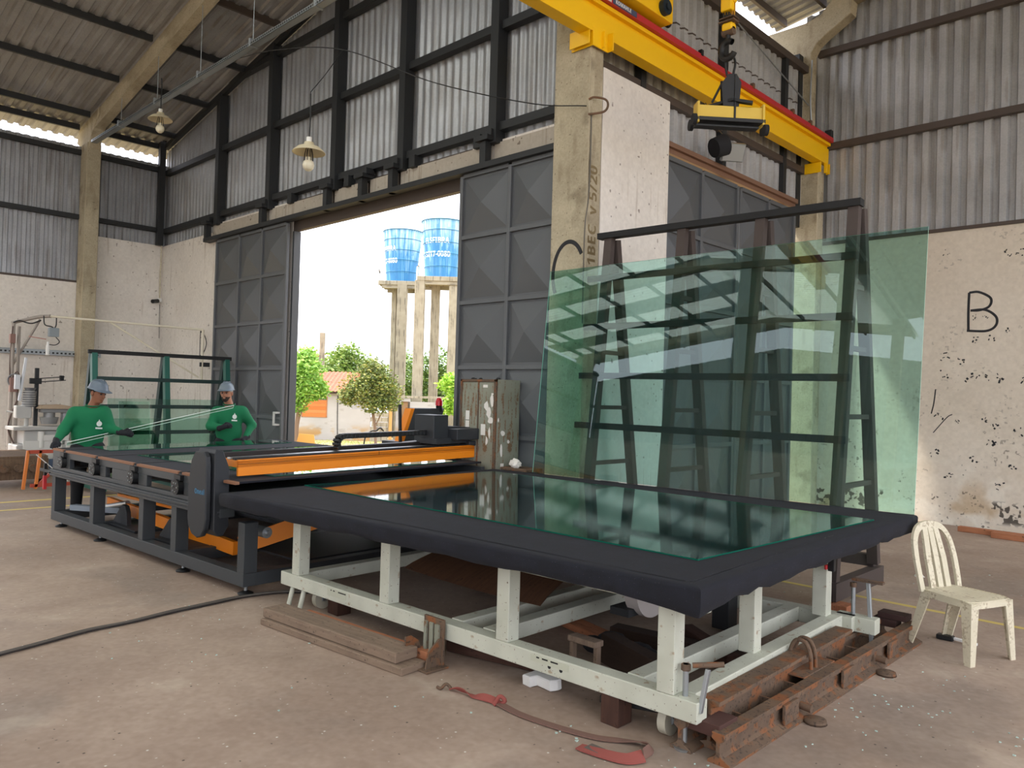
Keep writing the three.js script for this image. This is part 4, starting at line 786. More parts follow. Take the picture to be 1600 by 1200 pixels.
{
  const t = thing('power_cables', 'bundle of dusty grey power cables running across the floor to the machine', 'cables', [-5.5, 0, 2]);
  const base = [[-5.32, 0.6], [-5.36, 1.0], [-5.42, 1.24], [-5.5, 1.5], [-5.575, 1.78], [-5.6, 2.05], [-5.66, 2.35], [-5.7, 2.65], [-5.73, 2.95], [-5.65, 3.25], [-5.4, 3.5]];
  for (let k = 0; k < 4; k++) mesh('cable', tube(base.map(([x, d], i) => V(x + (k - 1.5) * 0.016 + rr(-0.008, 0.008), 0.009 + (k === 3 ? 0.012 : 0), d + rr(-0.01, 0.01))), 0.008, 90, 6), std([0x3a3734, 0x4a4642, 0x34312f, 0x57524c][k], 0.8), t);
}
// splinters of glass and grit swept about the floor
{
  const g = []; const chip = (x, d, s) => { const n = 3 + Math.floor(rnd() * 3), q = []; for (let i = 0; i < n; i++) { const a = (i / n) * 6.283 + rr(-0.4, 0.4); q.push([s * Math.cos(a) * rr(0.5, 1), s * Math.sin(a) * rr(0.5, 1)]); } const p = poly(q, 0.004); p.rotateX(-Math.PI / 2).rotateY(rr(0, 6)).translate(x, 0.001, -d); g.push(p); };
  for (const [x, d, n, sp] of [[-1.63, 4.37, 12, 0.12], [-1.5, 4.6, 6, 0.1], [-1.33, 4.6, 5, 0.08], [-0.9, 4.64, 4, 0.05], [-2.43, 2.98, 8, 0.08], [-1.5, 5.2, 12, 0.4], [-1.2, 4.2, 16, 0.5], [-4.6, 2.5, 6, 0.5], [-5.4, 2.2, 8, 0.5], [-3.6, 2.2, 6, 0.8], [-2.2, 8, 10, 1.5], [-1.85, 3.1, 4, 0.1]]) for (let i = 0; i < n; i++) chip(x + rr(-sp, sp), d + rr(-sp, sp), rr(0.003, 0.012));
  tag(mesh('glass_splinters', g, std(0xb9cfc6, 0.25)), 'pale glass splinters scattered on the floor round the table end', 'splinters', null, 'stuff');
}
tag(mesh('folded_card', poly([[-0.045, 0], [0.045, 0], [0, 0.05]], 0.05, 0).rotateY(0.5).translate(-2.42, 0, -8.23), M.paper), 'small folded piece of paper lying alone on the floor beyond the yellow line', 'paper');
{
  const t = thing('brush', 'small black brush with a pale handle lying behind the plastic chair', 'brush', [-1.58, 0, 6.14]);
  mesh('bristles', box(-1.68, -1.57, 0, 0.035, 6.12, 6.18, 0.008), M.black, t); mesh('handle', bar(V(-1.57, 0.02, 6.15), V(-1.42, 0.02, 6.12), 0.025, 0.018), M.white, t);
}
// things kept under the loading table
{
  const c = []; for (let i = 0; i <= 10; i++) { const r = []; for (let j = 0; j <= 8; j++) { const q = j / 8, s = i / 10; r.push(V(lerp(-4.75, -3.35, q), 0.30 + 0.32 * Math.pow(s, 0.8) * (0.55 + 0.45 * q) - 0.05 * Math.sin(q * 3.1), 3.75 + 0.75 * s + 0.1 * Math.sin(q * 3))); } c.push(r); }
  const b = c.map((r) => r.map((p) => p.clone().add(new THREE.Vector3(0, -0.006, 0.006))));
  tag(mesh('fibre_board', [quadMesh(c), quadMesh(b)], std(0xb08a68, 0.9, 0, { map: T.woodGrey })), 'warped brown fibre board lying on the lower beams under the loading table', 'board');
  const t = thing('blower', 'dusty blower with a white round housing and a teal motor under the loading table', 'blower', [-3.1, 0.25, 4.3]);
  mesh('housing', [cyl(V(-2.95, 0.42, 4.3), V(-2.85, 0.42, 4.3), 0.19, 0.19, 36)], std(0xb0a8a2, 0.8), t);
  mesh('inlet', [cyl(V(-2.86, 0.45, 4.3), V(-2.835, 0.45, 4.3), 0.085, 0.085, 28)], M.black, t);
  mesh('motor', cyl(V(-3.25, 0.48, 4.25), V(-2.95, 0.48, 4.25), 0.1, 0.1, 24), std(0x1c4a58, 0.6), t);
  mesh('bracket', box(-3.05, -2.9, 0.25, 0.3, 4.1, 4.5), M.dark, t);
  tag(mesh('red_tube', cyl(V(-4.1, 0.66, 4.6), V(-3.3, 0.48, 4.15), 0.012), std(0x6e2a30, 0.7)), 'thin dark red tube running to the blower under the table', 'tube');
  const beam = (name, a, b, w, h, mat, label) => tag(mesh(name, bar(V(...a), V(...b), w, h, 0, 0.006), mat), label, 'timber');
  beam('timber', [-2.95, 0.09, 3.95], [-2.4, 0.09, 3.75], 0.1, 0.18, M.woodDark, 'thick brown timber offcut on the floor under the table near the white corner post');
  beam('timber', [-3.2, 0.05, 4.35], [-2.3, 0.05, 4.5], 0.12, 0.09, M.woodDark, 'long dark timber on the floor deep under the table');
  beam('timber', [-2.85, 0.06, 4.7], [-2.3, 0.06, 4.35], 0.1, 0.1, M.timberPost, 'short timber lying askew on the floor behind the right crossbeam');
  beam('timber', [-3.9, 0.04, 4.4], [-2.9, 0.04, 4.15], 0.14, 0.05, M.woodRed, 'flat reddish board on the floor below the blower');
  beam('timber', [-3.75, 0.045, 3.35], [-3.1, 0.045, 3.5], 0.1, 0.08, M.timberPost, 'dark reddish timber on the floor just behind the front beam');
  beam('pipe', [-2.5, 0.07, 3.3], [-1.95, 0.06, 3.55], 0.04, 0.04, M.black, 'short black pipe on the floor behind the timber block and caster');
  const s = thing('small_trestle', 'low dusty wooden trestle standing under the loading table', 'trestle', [-2.85, 0, 3.62]);
  mesh('top', box(-2.97, -2.76, 0.2, 0.235, 3.58, 3.66, 0.005), M.woodGrey, s); for (const x of [-2.955, -2.775]) mesh('leg', box(x - 0.014, x + 0.014, 0, 0.2, 3.6, 3.64), M.woodGrey, s);
  const k = []; for (let i = 0; i < 5; i++) { const q = new THREE.IcosahedronGeometry(0.07 + 0.02 * (i % 2), 1).scale(1.3, 0.8, 1).translate(-3.05 + i * 0.1, 0.08 + 0.02 * (i % 3), -3.95 - 0.06 * (i % 2)); k.push(q); }
  tag(mesh('rubber_heap', k, M.rubber), 'heap of black rubber scraps lying under the loading table', 'rubber scraps', null, 'stuff');
  tag(mesh('steel_post', box(-2.85, -2.72, 0.02, 0.62, 5.05, 5.18), M.dark), 'black steel post under the middle of the loading table', 'post');
}
// ---- lamps, tray and wires overhead
function pendant(x, y, d, top, label) {
  const t = thing('pendant_lamp', label, 'lamp', [x, y, d]);
  mesh('shade', lathe([[0.03, 0.17], [0.05, 0.165], [0.06, 0.13], [0.12, 0.11], [0.175, 0.06], [0.18, 0.05], [0.172, 0.055], [0.115, 0.1], [0.05, 0.115]], V(x, y, d), 32), std(0xcbbfa0, 0.5), t);
  mesh('globe', lathe([[0, -0.15], [0.03, -0.145], [0.055, -0.12], [0.064, -0.085], [0.055, -0.05], [0.035, -0.03], [0.033, 0.0]], V(x, y, d), 24), std(0xe6e0c8, 0.35), t);
  mesh('guard', [0, 1, 2, 3, 4, 5, 6, 7].map((k) => { const a = k * 0.785; return tube([V(x + 0.03 * Math.cos(a), y + 0.1, d + 0.03 * Math.sin(a)), V(x + 0.045 * Math.cos(a), y + 0.03, d + 0.045 * Math.sin(a)), V(x + 0.05 * Math.cos(a), y - 0.04, d + 0.05 * Math.sin(a))], 0.004, 8, 5); }), M.black, t);
  mesh('socket', cyl(V(x, y + 0.16, d), V(x, y + 0.22, d), 0.03), M.white, t);
  mesh('cord', [tube([V(x, y + 0.22, d), V(x + 0.01, y + 0.4, d), V(x - 0.008, y + 0.55, d + 0.01), V(x, y + 0.7, d)], 0.009, 30, 6), cyl(V(x, y + 0.7, d), V(...top), 0.005, 0.005, 6)], M.black, t);
}
pendant(-7.55, 4.18, 4.46, [-7.55, 4.9, 4.46], 'cream enamel pendant lamp with a round globe, hanging in front of the gable wall');
pendant(-12.3, 5.68, 4.68, [-12.3, 6.2, 4.68], 'smaller looking cream pendant lamp hanging below the cable tray near the left eave');
{
  const t = thing('cable_tray', 'galvanised perforated cable tray running level below the left roof', 'cable tray', [-10.5, 6.18, 4.85]);
  mesh('tray', [box(-15.9, -5.5, 6.16, 6.165, 4.8, 4.9, 0), box(-15.9, -5.5, 6.16, 6.21, 4.8, 4.804, 0), box(-15.9, -5.5, 6.16, 6.21, 4.896, 4.9, 0)], M.galv, t);
  const sl = []; for (let x = -15.8; x < -5.6; x += 0.05) sl.push(box(x, x + 0.026, 6.176, 6.196, 4.797, 4.8, 0));
  tag(mesh('slots', sl, M.dark, t), null, null, null, 'stuff');
  for (let x = -14.5; x < -6; x += 1.6) mesh('clamp', [box(x - 0.02, x + 0.02, 6.15, 6.26, 4.79, 4.91), cyl(V(x, 6.25, 4.85), V(x, Math.min(roof1(x) - 0.1, 7.6), 4.85), 0.006, 0.006, 6)], M.galv, t);
}
tag(mesh('cable_tray', [box(XL + 0.01, XL + 0.06, 2.2, 4.4, 5.02, 5.12, 0.004)], M.galv), 'narrow vertical cable tray on the left wall beside the concrete column', 'cable tray');
{ const t = scene.children.at(-1); const g = []; for (let y = 2.25; y < 4.35; y += 0.06) g.push(box(XL + 0.058, XL + 0.063, y, y + 0.03, 5.05, 5.09, 0)); tag(mesh('slots', g, M.dark, t), null, null, null, 'stuff'); }
{
  const t = tag(mesh('cable_tray', box(XL + 0.01, XL + 0.07, 2.14, 2.24, -1, 5.25, 0.004), M.galv), 'long level cable tray along the left wall behind the drilling machine', 'cable tray');
  const g = []; for (let d = 3; d < 5.2; d += 0.07) g.push(box(XL + 0.068, XL + 0.073, 2.17, 2.2, d, d + 0.035, 0)); tag(mesh('slots', g, M.dark, t), null, null, null, 'stuff');
}
tag(mesh('overhead_wire', [tube([V(-5.04, 4.63, 6.15), V(-5.6, 4.72, 5.9), V(-6.6, 5.05, 5.4), V(-7.75, 5.6, 4.98), V(-9.2, 6.0, 4.92), V(-10.4, 6.2, 4.9)], 0.006, 60, 6), tube([V(-7.55, 4.9, 4.46), V(-7.65, 5.2, 4.7), V(-7.75, 5.6, 4.98)], 0.005, 20, 6)], M.black), 'thin black wire slung from the cable tray to the hook on the pillar', 'wire');
{
  const t = tag(mesh('wire_hook', tube([V(-5.03, 4.7, 6.17), V(-4.98, 4.72, 6.2), V(-4.9, 4.7, 6.28), V(-4.88, 4.64, 6.3), V(-4.91, 4.58, 6.28), V(-4.98, 4.55, 6.2), V(-5.03, 4.55, 6.17)], 0.012, 40, 8), M.rust), 'rusty U-shaped hook on the corner of the concrete pillar', 'hook');
  mesh('cord', tube([V(-5.012, 4.56, 6.2), V(-5.01, 4.1, 6.2), V(-5.012, 3.7, 6.19), V(-5.03, 3.4, 6.165), V(-5.035, 2.9, 6.165), V(-5.03, 2.4, 6.165)], 0.007, 50, 6), std(0x6a655c, 0.7), t);
}
{ // letters scratched on the pillar's side
  const g = text('1BEC  v 5/20', 0.13, 0.001).rotateZ(Math.PI / 2).rotateY(Math.PI / 2).translate(XP + 0.0005, 3.0, -6.33);
  const s = scene.children.find((o) => o.name === 'pillar'); mesh('pencil_writing', g, std(0x7a6a4c, 0.9), s);
}
// ---- camera, pipe and letter on the gable wall
{
  const t = thing('wall_camera', 'small black security camera under a conduit in the corner of the white walls', 'camera', [XL + 0.1, 3.35, DG - 0.1]);
  mesh('body', cyl(V(XL + 0.1, 3.36, DG - 0.1), V(XL + 0.2, 3.33, DG - 0.24), 0.04), M.black, t); mesh('mount', box(XL + 0.04, XL + 0.1, 3.34, 3.42, DG - 0.1, DG - 0.02), M.white, t);
  mesh('conduit', cyl(V(XL + 0.06, 3.42, DG - 0.05), V(XL + 0.06, 4.5, DG - 0.05), 0.012), M.plastic, t);
  mesh('hanging_lead', tube([V(XL + 0.03, 3.3, DG - 0.03), V(XL + 0.035, 3.0, DG - 0.03), V(XL + 0.03, 2.6, DG - 0.02)], 0.005), M.paint, t);
}
{
  const s = scene.children.find((o) => o.name === 'wall_gable'); const D = DG - 0.002;
  mesh('graffiti_letter', [stroke([[-14.47, 2.2], [-14.475, 2.45], [-14.47, 2.68]], 0.016, D), stroke([[-14.47, 2.68], [-14.3, 2.6], [-14.2, 2.44], [-14.3, 2.28], [-14.47, 2.2]], 0.016, D)], M.paint, s);
}
{
  const t = thing('jib_arm', 'thin pale pipe jib hinged on the white gable wall and reaching over the drilling machine', 'jib', [-14.05, 2.0, 6.2]);
  const A = V(-14.05, 2.68, 6.24), B = V(-15.4, 2.8, 4.1), C = V(-15.85, 2.66, 3.62), pm = std(0xd6cfbb, 0.5);
  mesh('pipe', [cyl(A, B, 0.02, 0.02, 10), cyl(V(-14.05, 1.72, 6.24), A, 0.025, 0.025, 10), cyl(V(-14.9, 2.755, 4.9), V(-14.08, 1.8, 6.2), 0.016, 0.016, 8)], pm, t);
  mesh('end_pipe', [tube([B, V(-15.6, 2.78, 3.95), C], 0.03, 16), cyl(V(-15.55, 2.74, 3.98), V(-15.85, 1.85, 3.62), 0.022, 0.022, 8)], std(0x9a928a, 0.6), t);
  mesh('bracket', box(-14.07, -14.03, 2.0, 2.08, 6.2, 6.38), M.dark, t);
  mesh('cable', tube([C, V(-15.7, 2.7, 3.7), V(-15.6, 2.66, 3.85), V(-15.5, 2.72, 3.98)], 0.012), M.black, t);
}
// ---- drilling machine and its lamp at the left wall
{
  const X = -15.45, grey = std(0xb9b8b4, 0.6), gd = std(0x77787a, 0.55, 0.3), wp = std(0xdedcd6, 0.6);
  const t = thing('drilling_machine', 'old grey glass drilling machine with motors, covered in white dust, at the left wall', 'drilling machine', [X, 0, 3.95]);
  mesh('column', cyl(V(X - 0.35, 0, 3.63), V(X - 0.35, 2.65, 3.63), 0.035), std(0xa39b92, 0.6), t);
  mesh('column', box(X - 0.28, X - 0.22, 0, 2.6, 3.68, 3.72), std(0x8e867e, 0.6), t);
  mesh('base', [box(X - 0.3, X + 0.25, 0, 0.55, 3.6, 4.5, 0.02), box(X - 0.25, X + 0.2, 0.55, 0.8, 3.72, 4.45, 0.03)], grey, t);
  mesh('table', box(X - 0.3, X + 0.25, 0.8, 0.86, 3.55, 4.55, 0.01), grey, t);
  mesh('motor', [cyl(V(X, 1.2, 3.82), V(X, 1.48, 3.84), 0.1, 0.1, 24), cyl(V(X, 1.48, 3.84), V(X, 1.53, 3.84), 0.07, 0.09, 24)], gd, t);
  mesh('motor_fins', [0, 1, 2, 3, 4, 5, 6].map((k) => cyl(V(X, 1.22 + k * 0.04, 3.82), V(X, 1.232 + k * 0.04, 3.82), 0.112, 0.112, 20)), grey, t);
  mesh('spindle_head', [box(X - 0.1, X + 0.08, 1.0, 1.22, 3.62, 3.86, 0.02), cyl(V(X, 0.86, 3.8), V(X, 1.05, 3.8), 0.035), cyl(V(X, 1.1, 3.6), V(X - 0.02, 1.12, 3.5), 0.015)], grey, t);
  mesh('lever_arm', [bar(V(X, 1.3, 3.68), V(X, 2.05, 3.76), 0.04, 0.04), box(X - 0.04, X + 0.04, 1.5, 1.75, 3.6, 3.68)], std(0xd4d6d8, 0.4, 0.4), t);
  each('switch_box', [box(X - 0.2, X - 0.1, 1.45, 1.7, 3.56, 3.68), box(X - 0.3, X - 0.2, 2.3, 2.46, 3.56, 3.64)], std(0x8a6a60, 0.7), t);
  mesh('wheel', new THREE.TorusGeometry(0.11, 0.014, 8, 28).rotateY(0.8).translate(X - 0.1, 1.65, -3.62), gd, t);
  mesh('upper_head', [cyl(V(X, 0.9, 4.15), V(X, 1.02, 4.15), 0.12, 0.15, 24), cyl(V(X, 1.02, 4.15), V(X, 1.14, 4.15), 0.09, 0.09, 24), cyl(V(X, 0.9, 4.4), V(X, 1.1, 4.4), 0.07, 0.07, 20), box(X - 0.1, X + 0.1, 1.1, 1.17, 4.0, 4.5, 0.01)], std(0x9a9a9a, 0.5, 0.4), t);
  mesh('cover_board', poly([[3.95, 0], [4.55, 0], [4.5, 0.04], [4.3, 0.075], [4.0, 0.06]], 0.3).rotateY(Math.PI / 2).translate(X - 0.15, 1.17, 0).scale(1, 1, 1), std(0xb9a48c, 0.9), t);
  each('cylinder_jar', [cyl(V(X + 0.22, 0.5, 3.98), V(X + 0.22, 0.78, 3.98), 0.055, 0.055, 20), cyl(V(X + 0.22, 0.4, 4.4), V(X + 0.22, 0.62, 4.4), 0.05, 0.05, 20)], wp, t);
  each('hose', [tube([V(X - 0.3, 1.6, 3.6), V(X - 0.1, 1.8, 3.66), V(X - 0.05, 1.5, 3.72), V(X - 0.2, 1.2, 3.66), V(X - 0.3, 0.8, 3.6), V(X - 0.1, 0.4, 3.75), V(X + 0.1, 0.3, 3.95)], 0.014, 60), tube([V(X - 0.32, 2.6, 3.62), V(X - 0.34, 2.0, 3.6), V(X - 0.3, 1.6, 3.6)], 0.012, 30)], std(0x5a4a44, 0.7), t);
  mesh('front_plate', [box(X + 0.24, X + 0.26, 0.3, 0.62, 3.7, 4.3), box(X + 0.26, X + 0.27, 0.62, 0.72, 3.98, 4.4, 0)], wp, t);
  each('lower_motor', [cyl(V(X + 0.3, 0.12, 3.9), V(X + 0.3, 0.34, 3.9), 0.07, 0.07, 20), cyl(V(X + 0.3, 0.14, 4.15), V(X + 0.3, 0.3, 4.15), 0.06, 0.06, 20)], std(0x50607a, 0.6), t);
  const s = thing('stand_column', 'slim black upright with a thin double arm beside the drilling machine', 'stand', [X - 0.1, 0, 3.96]);
  mesh('upright', box(X - 0.13, X - 0.07, 0, 1.88, 3.93, 3.99), M.dark, s);
  each('arm', [cyl(V(X - 0.05, 1.68, 3.85), V(X - 0.02, 1.74, 4.38), 0.008), cyl(V(X - 0.05, 1.62, 3.85), V(X - 0.02, 1.68, 4.4), 0.008), box(X - 0.09, X - 0.02, 1.6, 1.7, 3.84, 4.02), box(X - 0.05, X + 0.02, 1.68, 1.76, 4.3, 4.36)], M.black, s);
  const l = thing('work_lamp', 'work lamp with a grey box and a white spiral bulb hanging from the jib', 'lamp', [-15.42, 2.2, 4.1]);
  mesh('box', box(-15.47, -15.37, 2.44, 2.6, 4.08, 4.24, 0.01), std(0x8d979c, 0.5), l);
  mesh('hanger', [tube([V(-15.42, 2.8, 4.0), V(-15.42, 2.65, 4.02), V(-15.42, 2.62, 4.12), V(-15.42, 2.6, 4.16)], 0.01), tube([V(-15.42, 2.8, 4.2), V(-15.42, 2.66, 4.2), V(-15.42, 2.6, 4.18)], 0.01), tube([V(-15.42, 2.44, 4.2), V(-15.42, 2.36, 4.26), V(-15.42, 2.3, 4.2), V(-15.42, 2.3, 4.1)], 0.008)], M.dark, l);
  mesh('bulb', lathe([[0, -0.2], [0.03, -0.19], [0.035, -0.17], [0.026, -0.16], [0.036, -0.14], [0.026, -0.125], [0.036, -0.105], [0.026, -0.09], [0.036, -0.07], [0.026, -0.05], [0.032, -0.03], [0.02, 0], [0.02, 0.05]], V(-15.42, 2.3, 4.08), 18), M.white, l);
  mesh('pointer', cyl(V(-15.42, 2.39, 4.05), V(-15.4, 2.42, 3.78), 0.008), std(0xc08a80, 0.6), l);
}
{ // board bench with slatted top, and the orange trestle before it
  const t = thing('slatted_bench', 'low bench of worn pale boards along the left wall', 'bench', [-14.6, 0, 3.2]);
  for (let i = 0; i < 7; i++) mesh('slat', box(-15.2 + i * 0.2, -15.03 + i * 0.2, 0.44, 0.48, 2.2, 3.72 + 0.03 * (i % 2), 0.005), M.plankPale, t);
  mesh('side_board', [box(-13.84, -13.8, 0.12, 0.44, 2.2, 3.72)], M.plankPale, t);
  for (const d of [2.3, 3.0, 3.6]) mesh('leg', [box(-15.2, -15.1, 0, 0.44, d, d + 0.08), box(-13.95, -13.85, 0, 0.44, d, d + 0.08)], M.woodDark, t);
  for (const d of [2.9, 3.1, 3.3, 3.5]) mesh('pipe_end', cyl(V(-13.8, 0.3, d), V(-13.7, 0.3, d), 0.06, 0.06, 16), M.rust, t);
  const o = thing('orange_trestle', 'small orange welded steel trestle beside the slatted bench', 'trestle', [-13.2, 0, 3.4]), om = std(0xd97e3a, 0.6), rm = std(0xb04a34, 0.6);
  for (const d of [3.26, 3.42]) mesh('leg', [bar(V(-13.1, 0.05, d - 0.05), V(-13.1, 0.62, d), 0.05, 0.04)], om, o);
  mesh('top_bar', bar(V(-13.1, 0.6, 3.26), V(-13.1, 0.6, 4.4), 0.05, 0.05), rm, o); mesh('bottom_bar', bar(V(-13.1, 0.1, 3.3), V(-13.1, 0.1, 4.4), 0.05, 0.05), rm, o);
  mesh('brace', bar(V(-13.1, 0.12, 3.42), V(-13.1, 0.58, 3.85), 0.04, 0.04), rm, o); mesh('brace', bar(V(-13.08, 0.56, 3.36), V(-13.08, 0.14, 3.8), 0.012, 0.012), M.white, o);
}
// ---- dark green A-frame rack with glass, in front of the left gate leaf
{
  const x = -12.7, t = thing('glass_rack', 'dark green A-frame rack with black rails and glass panes behind the two workers', 'glass rack', [x, 0, 5.0]);
  const lean = (y) => x - 0.1 * (2.1 - y) * -1 * 0 + 0.12 * (2.1 - y);
  mesh('top_rail', bar(V(x, 2.12, 3.9), V(x, 2.12, 6.14), 0.06, 0.06), M.rackBlack, t);
  for (const y of [1.72, 1.3, 0.9]) mesh('cross_rail', bar(V(lean(y) + 0.04, y, 4.0), V(lean(y) + 0.04, y, 6.1), 0.03, 0.06), M.greenDark, t);
  for (const d of [3.98, 5.05, 6.06]) {
    mesh('front_post', bar(V(lean(0.1), 0.1, d), V(x, 2.1, d), 0.1, 0.08), M.green, t);
    mesh('rear_post', bar(V(x - 0.45, 0.1, d), V(x - 0.06, 2.1, d), 0.1, 0.08), M.greenDark, t);
    mesh('foot_beam', bar(V(x - 0.55, 0.12, d), V(x + 0.6, 0.12, d), 0.1, 0.1), M.green, t);
  }
  mesh('bottom_rail', box(x + 0.24, x + 0.5, 0.17, 0.24, 3.9, 6.14), M.greenDark, t);
  const pane = (o, d0, d1, h, label, k) => glassPane('glass_sheet', label, [V(lean(0.24) + 0.06 + o, 0.25, d1), V(lean(0.24) + 0.06 + o, 0.25, d0), V(lean(h) + 0.06 + o, h, d0), V(lean(h) + 0.06 + o, h, d1)], 0.008, M.glassPale, M.glassEdgePale);
  pane(0.0, 4.15, 6.02, 1.42, 'widest clear glass pane leaning on the dark green rack');
  pane(0.03, 4.3, 4.75, 1.38, 'narrow clear glass pane leaning on the left of the dark green rack');
  pane(0.06, 4.15, 5.9, 1.12, 'lower clear glass pane leaning in front of the widest one on the green rack');
}

// ================================================================ THE YARD BEYOND THE GATE
const YT = Math.atan2(0.6976, 0.7162);
function yardThing(name, label, category, X, D, y, group) { const [x, d] = yardAt(X, D); return localThing(name, label, category, [x, y, d], YT, group); }
T.limewash = tex(512, 512, (u, v) => { const h = v * 2.6, a = fbm(u, v, 5, 5, 2001); let c = mixc([172, 168, 160], [192, 189, 182], a); c = mixc(c, [176, 132, 72], 0.85 * sstep(0.42, 0.62, fbm(u, v, 7, 5, 2021)) * sstep(0.95, 0.25, h)); c = mixc(c, [150, 142, 130], 0.5 * sstep(0.62, 0.75, fbm(u, v, 9, 5, 2041))); return c; }, [5.2, 2.6]);
T.oldConcrete = tex(512, 512, (u, v) => { const a = fbm(u, v, 5, 5, 2101), st = aniso(u, v, 30, 3, 21); let c = mixc([150, 142, 120], [178, 170, 148], a); c = mixc(c, [110, 104, 90], 0.7 * sstep(0.55, 0.8, st * 0.6 + fbm(u, v, 9, 4, 2121) * 0.4)); return c; }, 2);
const lime = std(0xffffff, 0.9, 0, { map: T.limewash }), oldC = std(0xffffff, 0.95, 0, { map: T.oldConcrete });
{
  const D = 40, t = yardThing('house', 'low white house with a red tiled roof and an orange shuttered window, across the yard', 'house', -11, D, -0.95);
  // own axes: u = X + 11, y from the ground
  mesh('wall', [box(-3.5, 2.7, 0, 2.5, 0, 0.15, 0)], lime, t);
  mesh('wall', box(2.55, 2.7, 0, 2.5, 0.15, 4.5, 0), lime, t);
  mesh('garden_wall', box(2.7, 3.75, 0, 1.62, 0, 0.14, 0), lime, t);
  const win = mesh('window_frame', [box(0.22, 1.52, 1.15, 1.2, -0.03, 0.02), box(0.22, 1.52, 2.18, 2.22, -0.03, 0.02), box(0.22, 0.26, 1.15, 2.2, -0.03, 0.02), box(1.48, 1.52, 1.15, 2.2, -0.03, 0.02)], std(0xb87a48, 0.8), t);
  for (let k = 0; k < 5; k++) mesh('shutter_board', box(0.27, 1.47, 1.2 + k * 0.17, 1.2 + k * 0.17 + 0.165, -0.02, 0.0, 0.004), std([0xc9793c, 0xd0844a, 0xc27236, 0xcc7e42, 0xc57a40][k], 0.85), win);
  for (let k = 0; k < 9; k++) mesh('grille_bar', cyl(V(0.3 + k * 0.145, 2.05, -0.02), V(0.3 + k * 0.145, 2.2, -0.02), 0.012, 0.012, 6), M.dark, win);
  mesh('window_gap', box(0.27, 1.47, 2.05, 2.18, 0, -0.004, 0), std(0x6f6a66, 0.9), win);
  // tiles: courses of barrel tiles, one course over the next
  const g = []; for (let k = 0; k < 9; k++) { const s = k / 9, d0 = -0.35 + s * 2.9, y0 = 2.46 + s * 1.05, y1 = y0 + 0.15; g.push(profiled(-3.6, 2.95 - s * 0.2, 0, 1, 0.22, 0.06, 'wave', (u, q, o) => V(u, lerp(y0 + 0.03, y1, q) + o + 0.012 * (hash(Math.floor(u / 0.22), k, 5) - 0.5), d0 + q * 0.36))); }
  tag(mesh('roof_tiles', g, std(0xc4593f, 0.85, 0, { map: tex(256, 256, (u, v) => { const a = hash(Math.floor(u * 32), Math.floor(v * 24), 8), b = fbm(u, v, 16, 3, 2201); return mixc([172, 86, 66], [226, 140, 112], a * 0.6 + b * 0.4).map((x) => x); }, [7, 1]), color: 0xffffff }), t, true), null, null, null, 'stuff');
  mesh('eave_board', box(-3.6, 2.9, 2.4, 2.46, -0.3, 0.05), M.woodDark, t);
  mesh('down_pipe', tube([V(2.05, 2.3, -0.03), V(2.06, 1.2, -0.03), V(2.1, 0.05, -0.03)], 0.02), M.dark, t);
}
{
  const t = yardThing('block_wall', 'bare grey block wall with a wooden post between the house and the water towers', 'wall', -6.8, 40, -0.95);
  for (let r = 0; r < 6; r++) for (let k = 0; k < 3; k++) mesh('block', box(-0.45 + k * 0.3 + (r % 2) * 0.06, -0.16 + k * 0.3 + (r % 2) * 0.06, r * 0.25, r * 0.25 + 0.24, 0, 0.14, 0.01), oldC, t);
  mesh('post', box(0.52, 0.66, 0, 1.7, -0.02, 0.1), std(0xc79a5c, 0.9), t);
}
{
  const t = yardThing('low_building', 'low white outbuilding with a narrow doorway at the foot of the water towers', 'outbuilding', -5, 43, -1.1);
  mesh('wall', [box(-1.4, -1.1, 0, 2.45, 0, 0.2, 0), box(-0.62, 1.5, 0, 2.2, 0, 0.2, 0), box(-1.15, -0.6, 2.2, 2.45, 0, 0.2, 0)], lime, t);
  mesh('cap', box(-1.45, 1.55, 2.4, 2.52, -0.05, 0.25), oldC, t);
  mesh('door_leaf', box(-1.08, -0.75, 0, 2.2, 0.1, 0.14), std(0x9a7a58, 0.9), t);
  mesh('door_recess', box(-1.12, -0.6, 0, 2.2, 0.5, 0.55), std(0x8f8578, 0.9), t);
}
// water towers
function tankTexture(turn) {
  const c = document.createElement('canvas'); c.width = 2048; c.height = 768; const x = c.getContext('2d');
  x.fillStyle = '#3b86b8'; x.fillRect(0, 0, 2048, 768);
  let s = 91 + turn; const r = () => { s = (s * 1664525 + 1013904223) >>> 0; return s / 4294967296; };
  for (let i = 0; i < 420; i++) { const w = 4 + r() * 26, h = 60 + r() * 420, px = r() * 2048, py = r() < 0.65 ? 0 : r() * 600; x.fillStyle = `rgba(${200 + r() * 50},${228 + r() * 25},245,${0.05 + r() * 0.2})`; x.beginPath(); x.ellipse(px, py + h / 2, w, h / 2, 0, 0, 6.3); x.fill(); }
  for (let i = 0; i < 160; i++) { x.fillStyle = `rgba(30,100,165,${0.08 + r() * 0.14})`; const h = 60 + r() * 300; x.fillRect(r() * 2048, r() * 700, 6 + r() * 40, h); }
  x.fillStyle = 'rgba(245,250,252,0.95)'; x.font = 'bold 100px sans-serif'; x.textAlign = 'center';
  x.fillText('ELSFIBRA', 1024, 320); x.fillText(') 3217-0080', 1010, 500);
  const t = new THREE.CanvasTexture(c); t.colorSpace = THREE.SRGBColorSpace; t.wrapS = THREE.RepeatWrapping; return t;
}
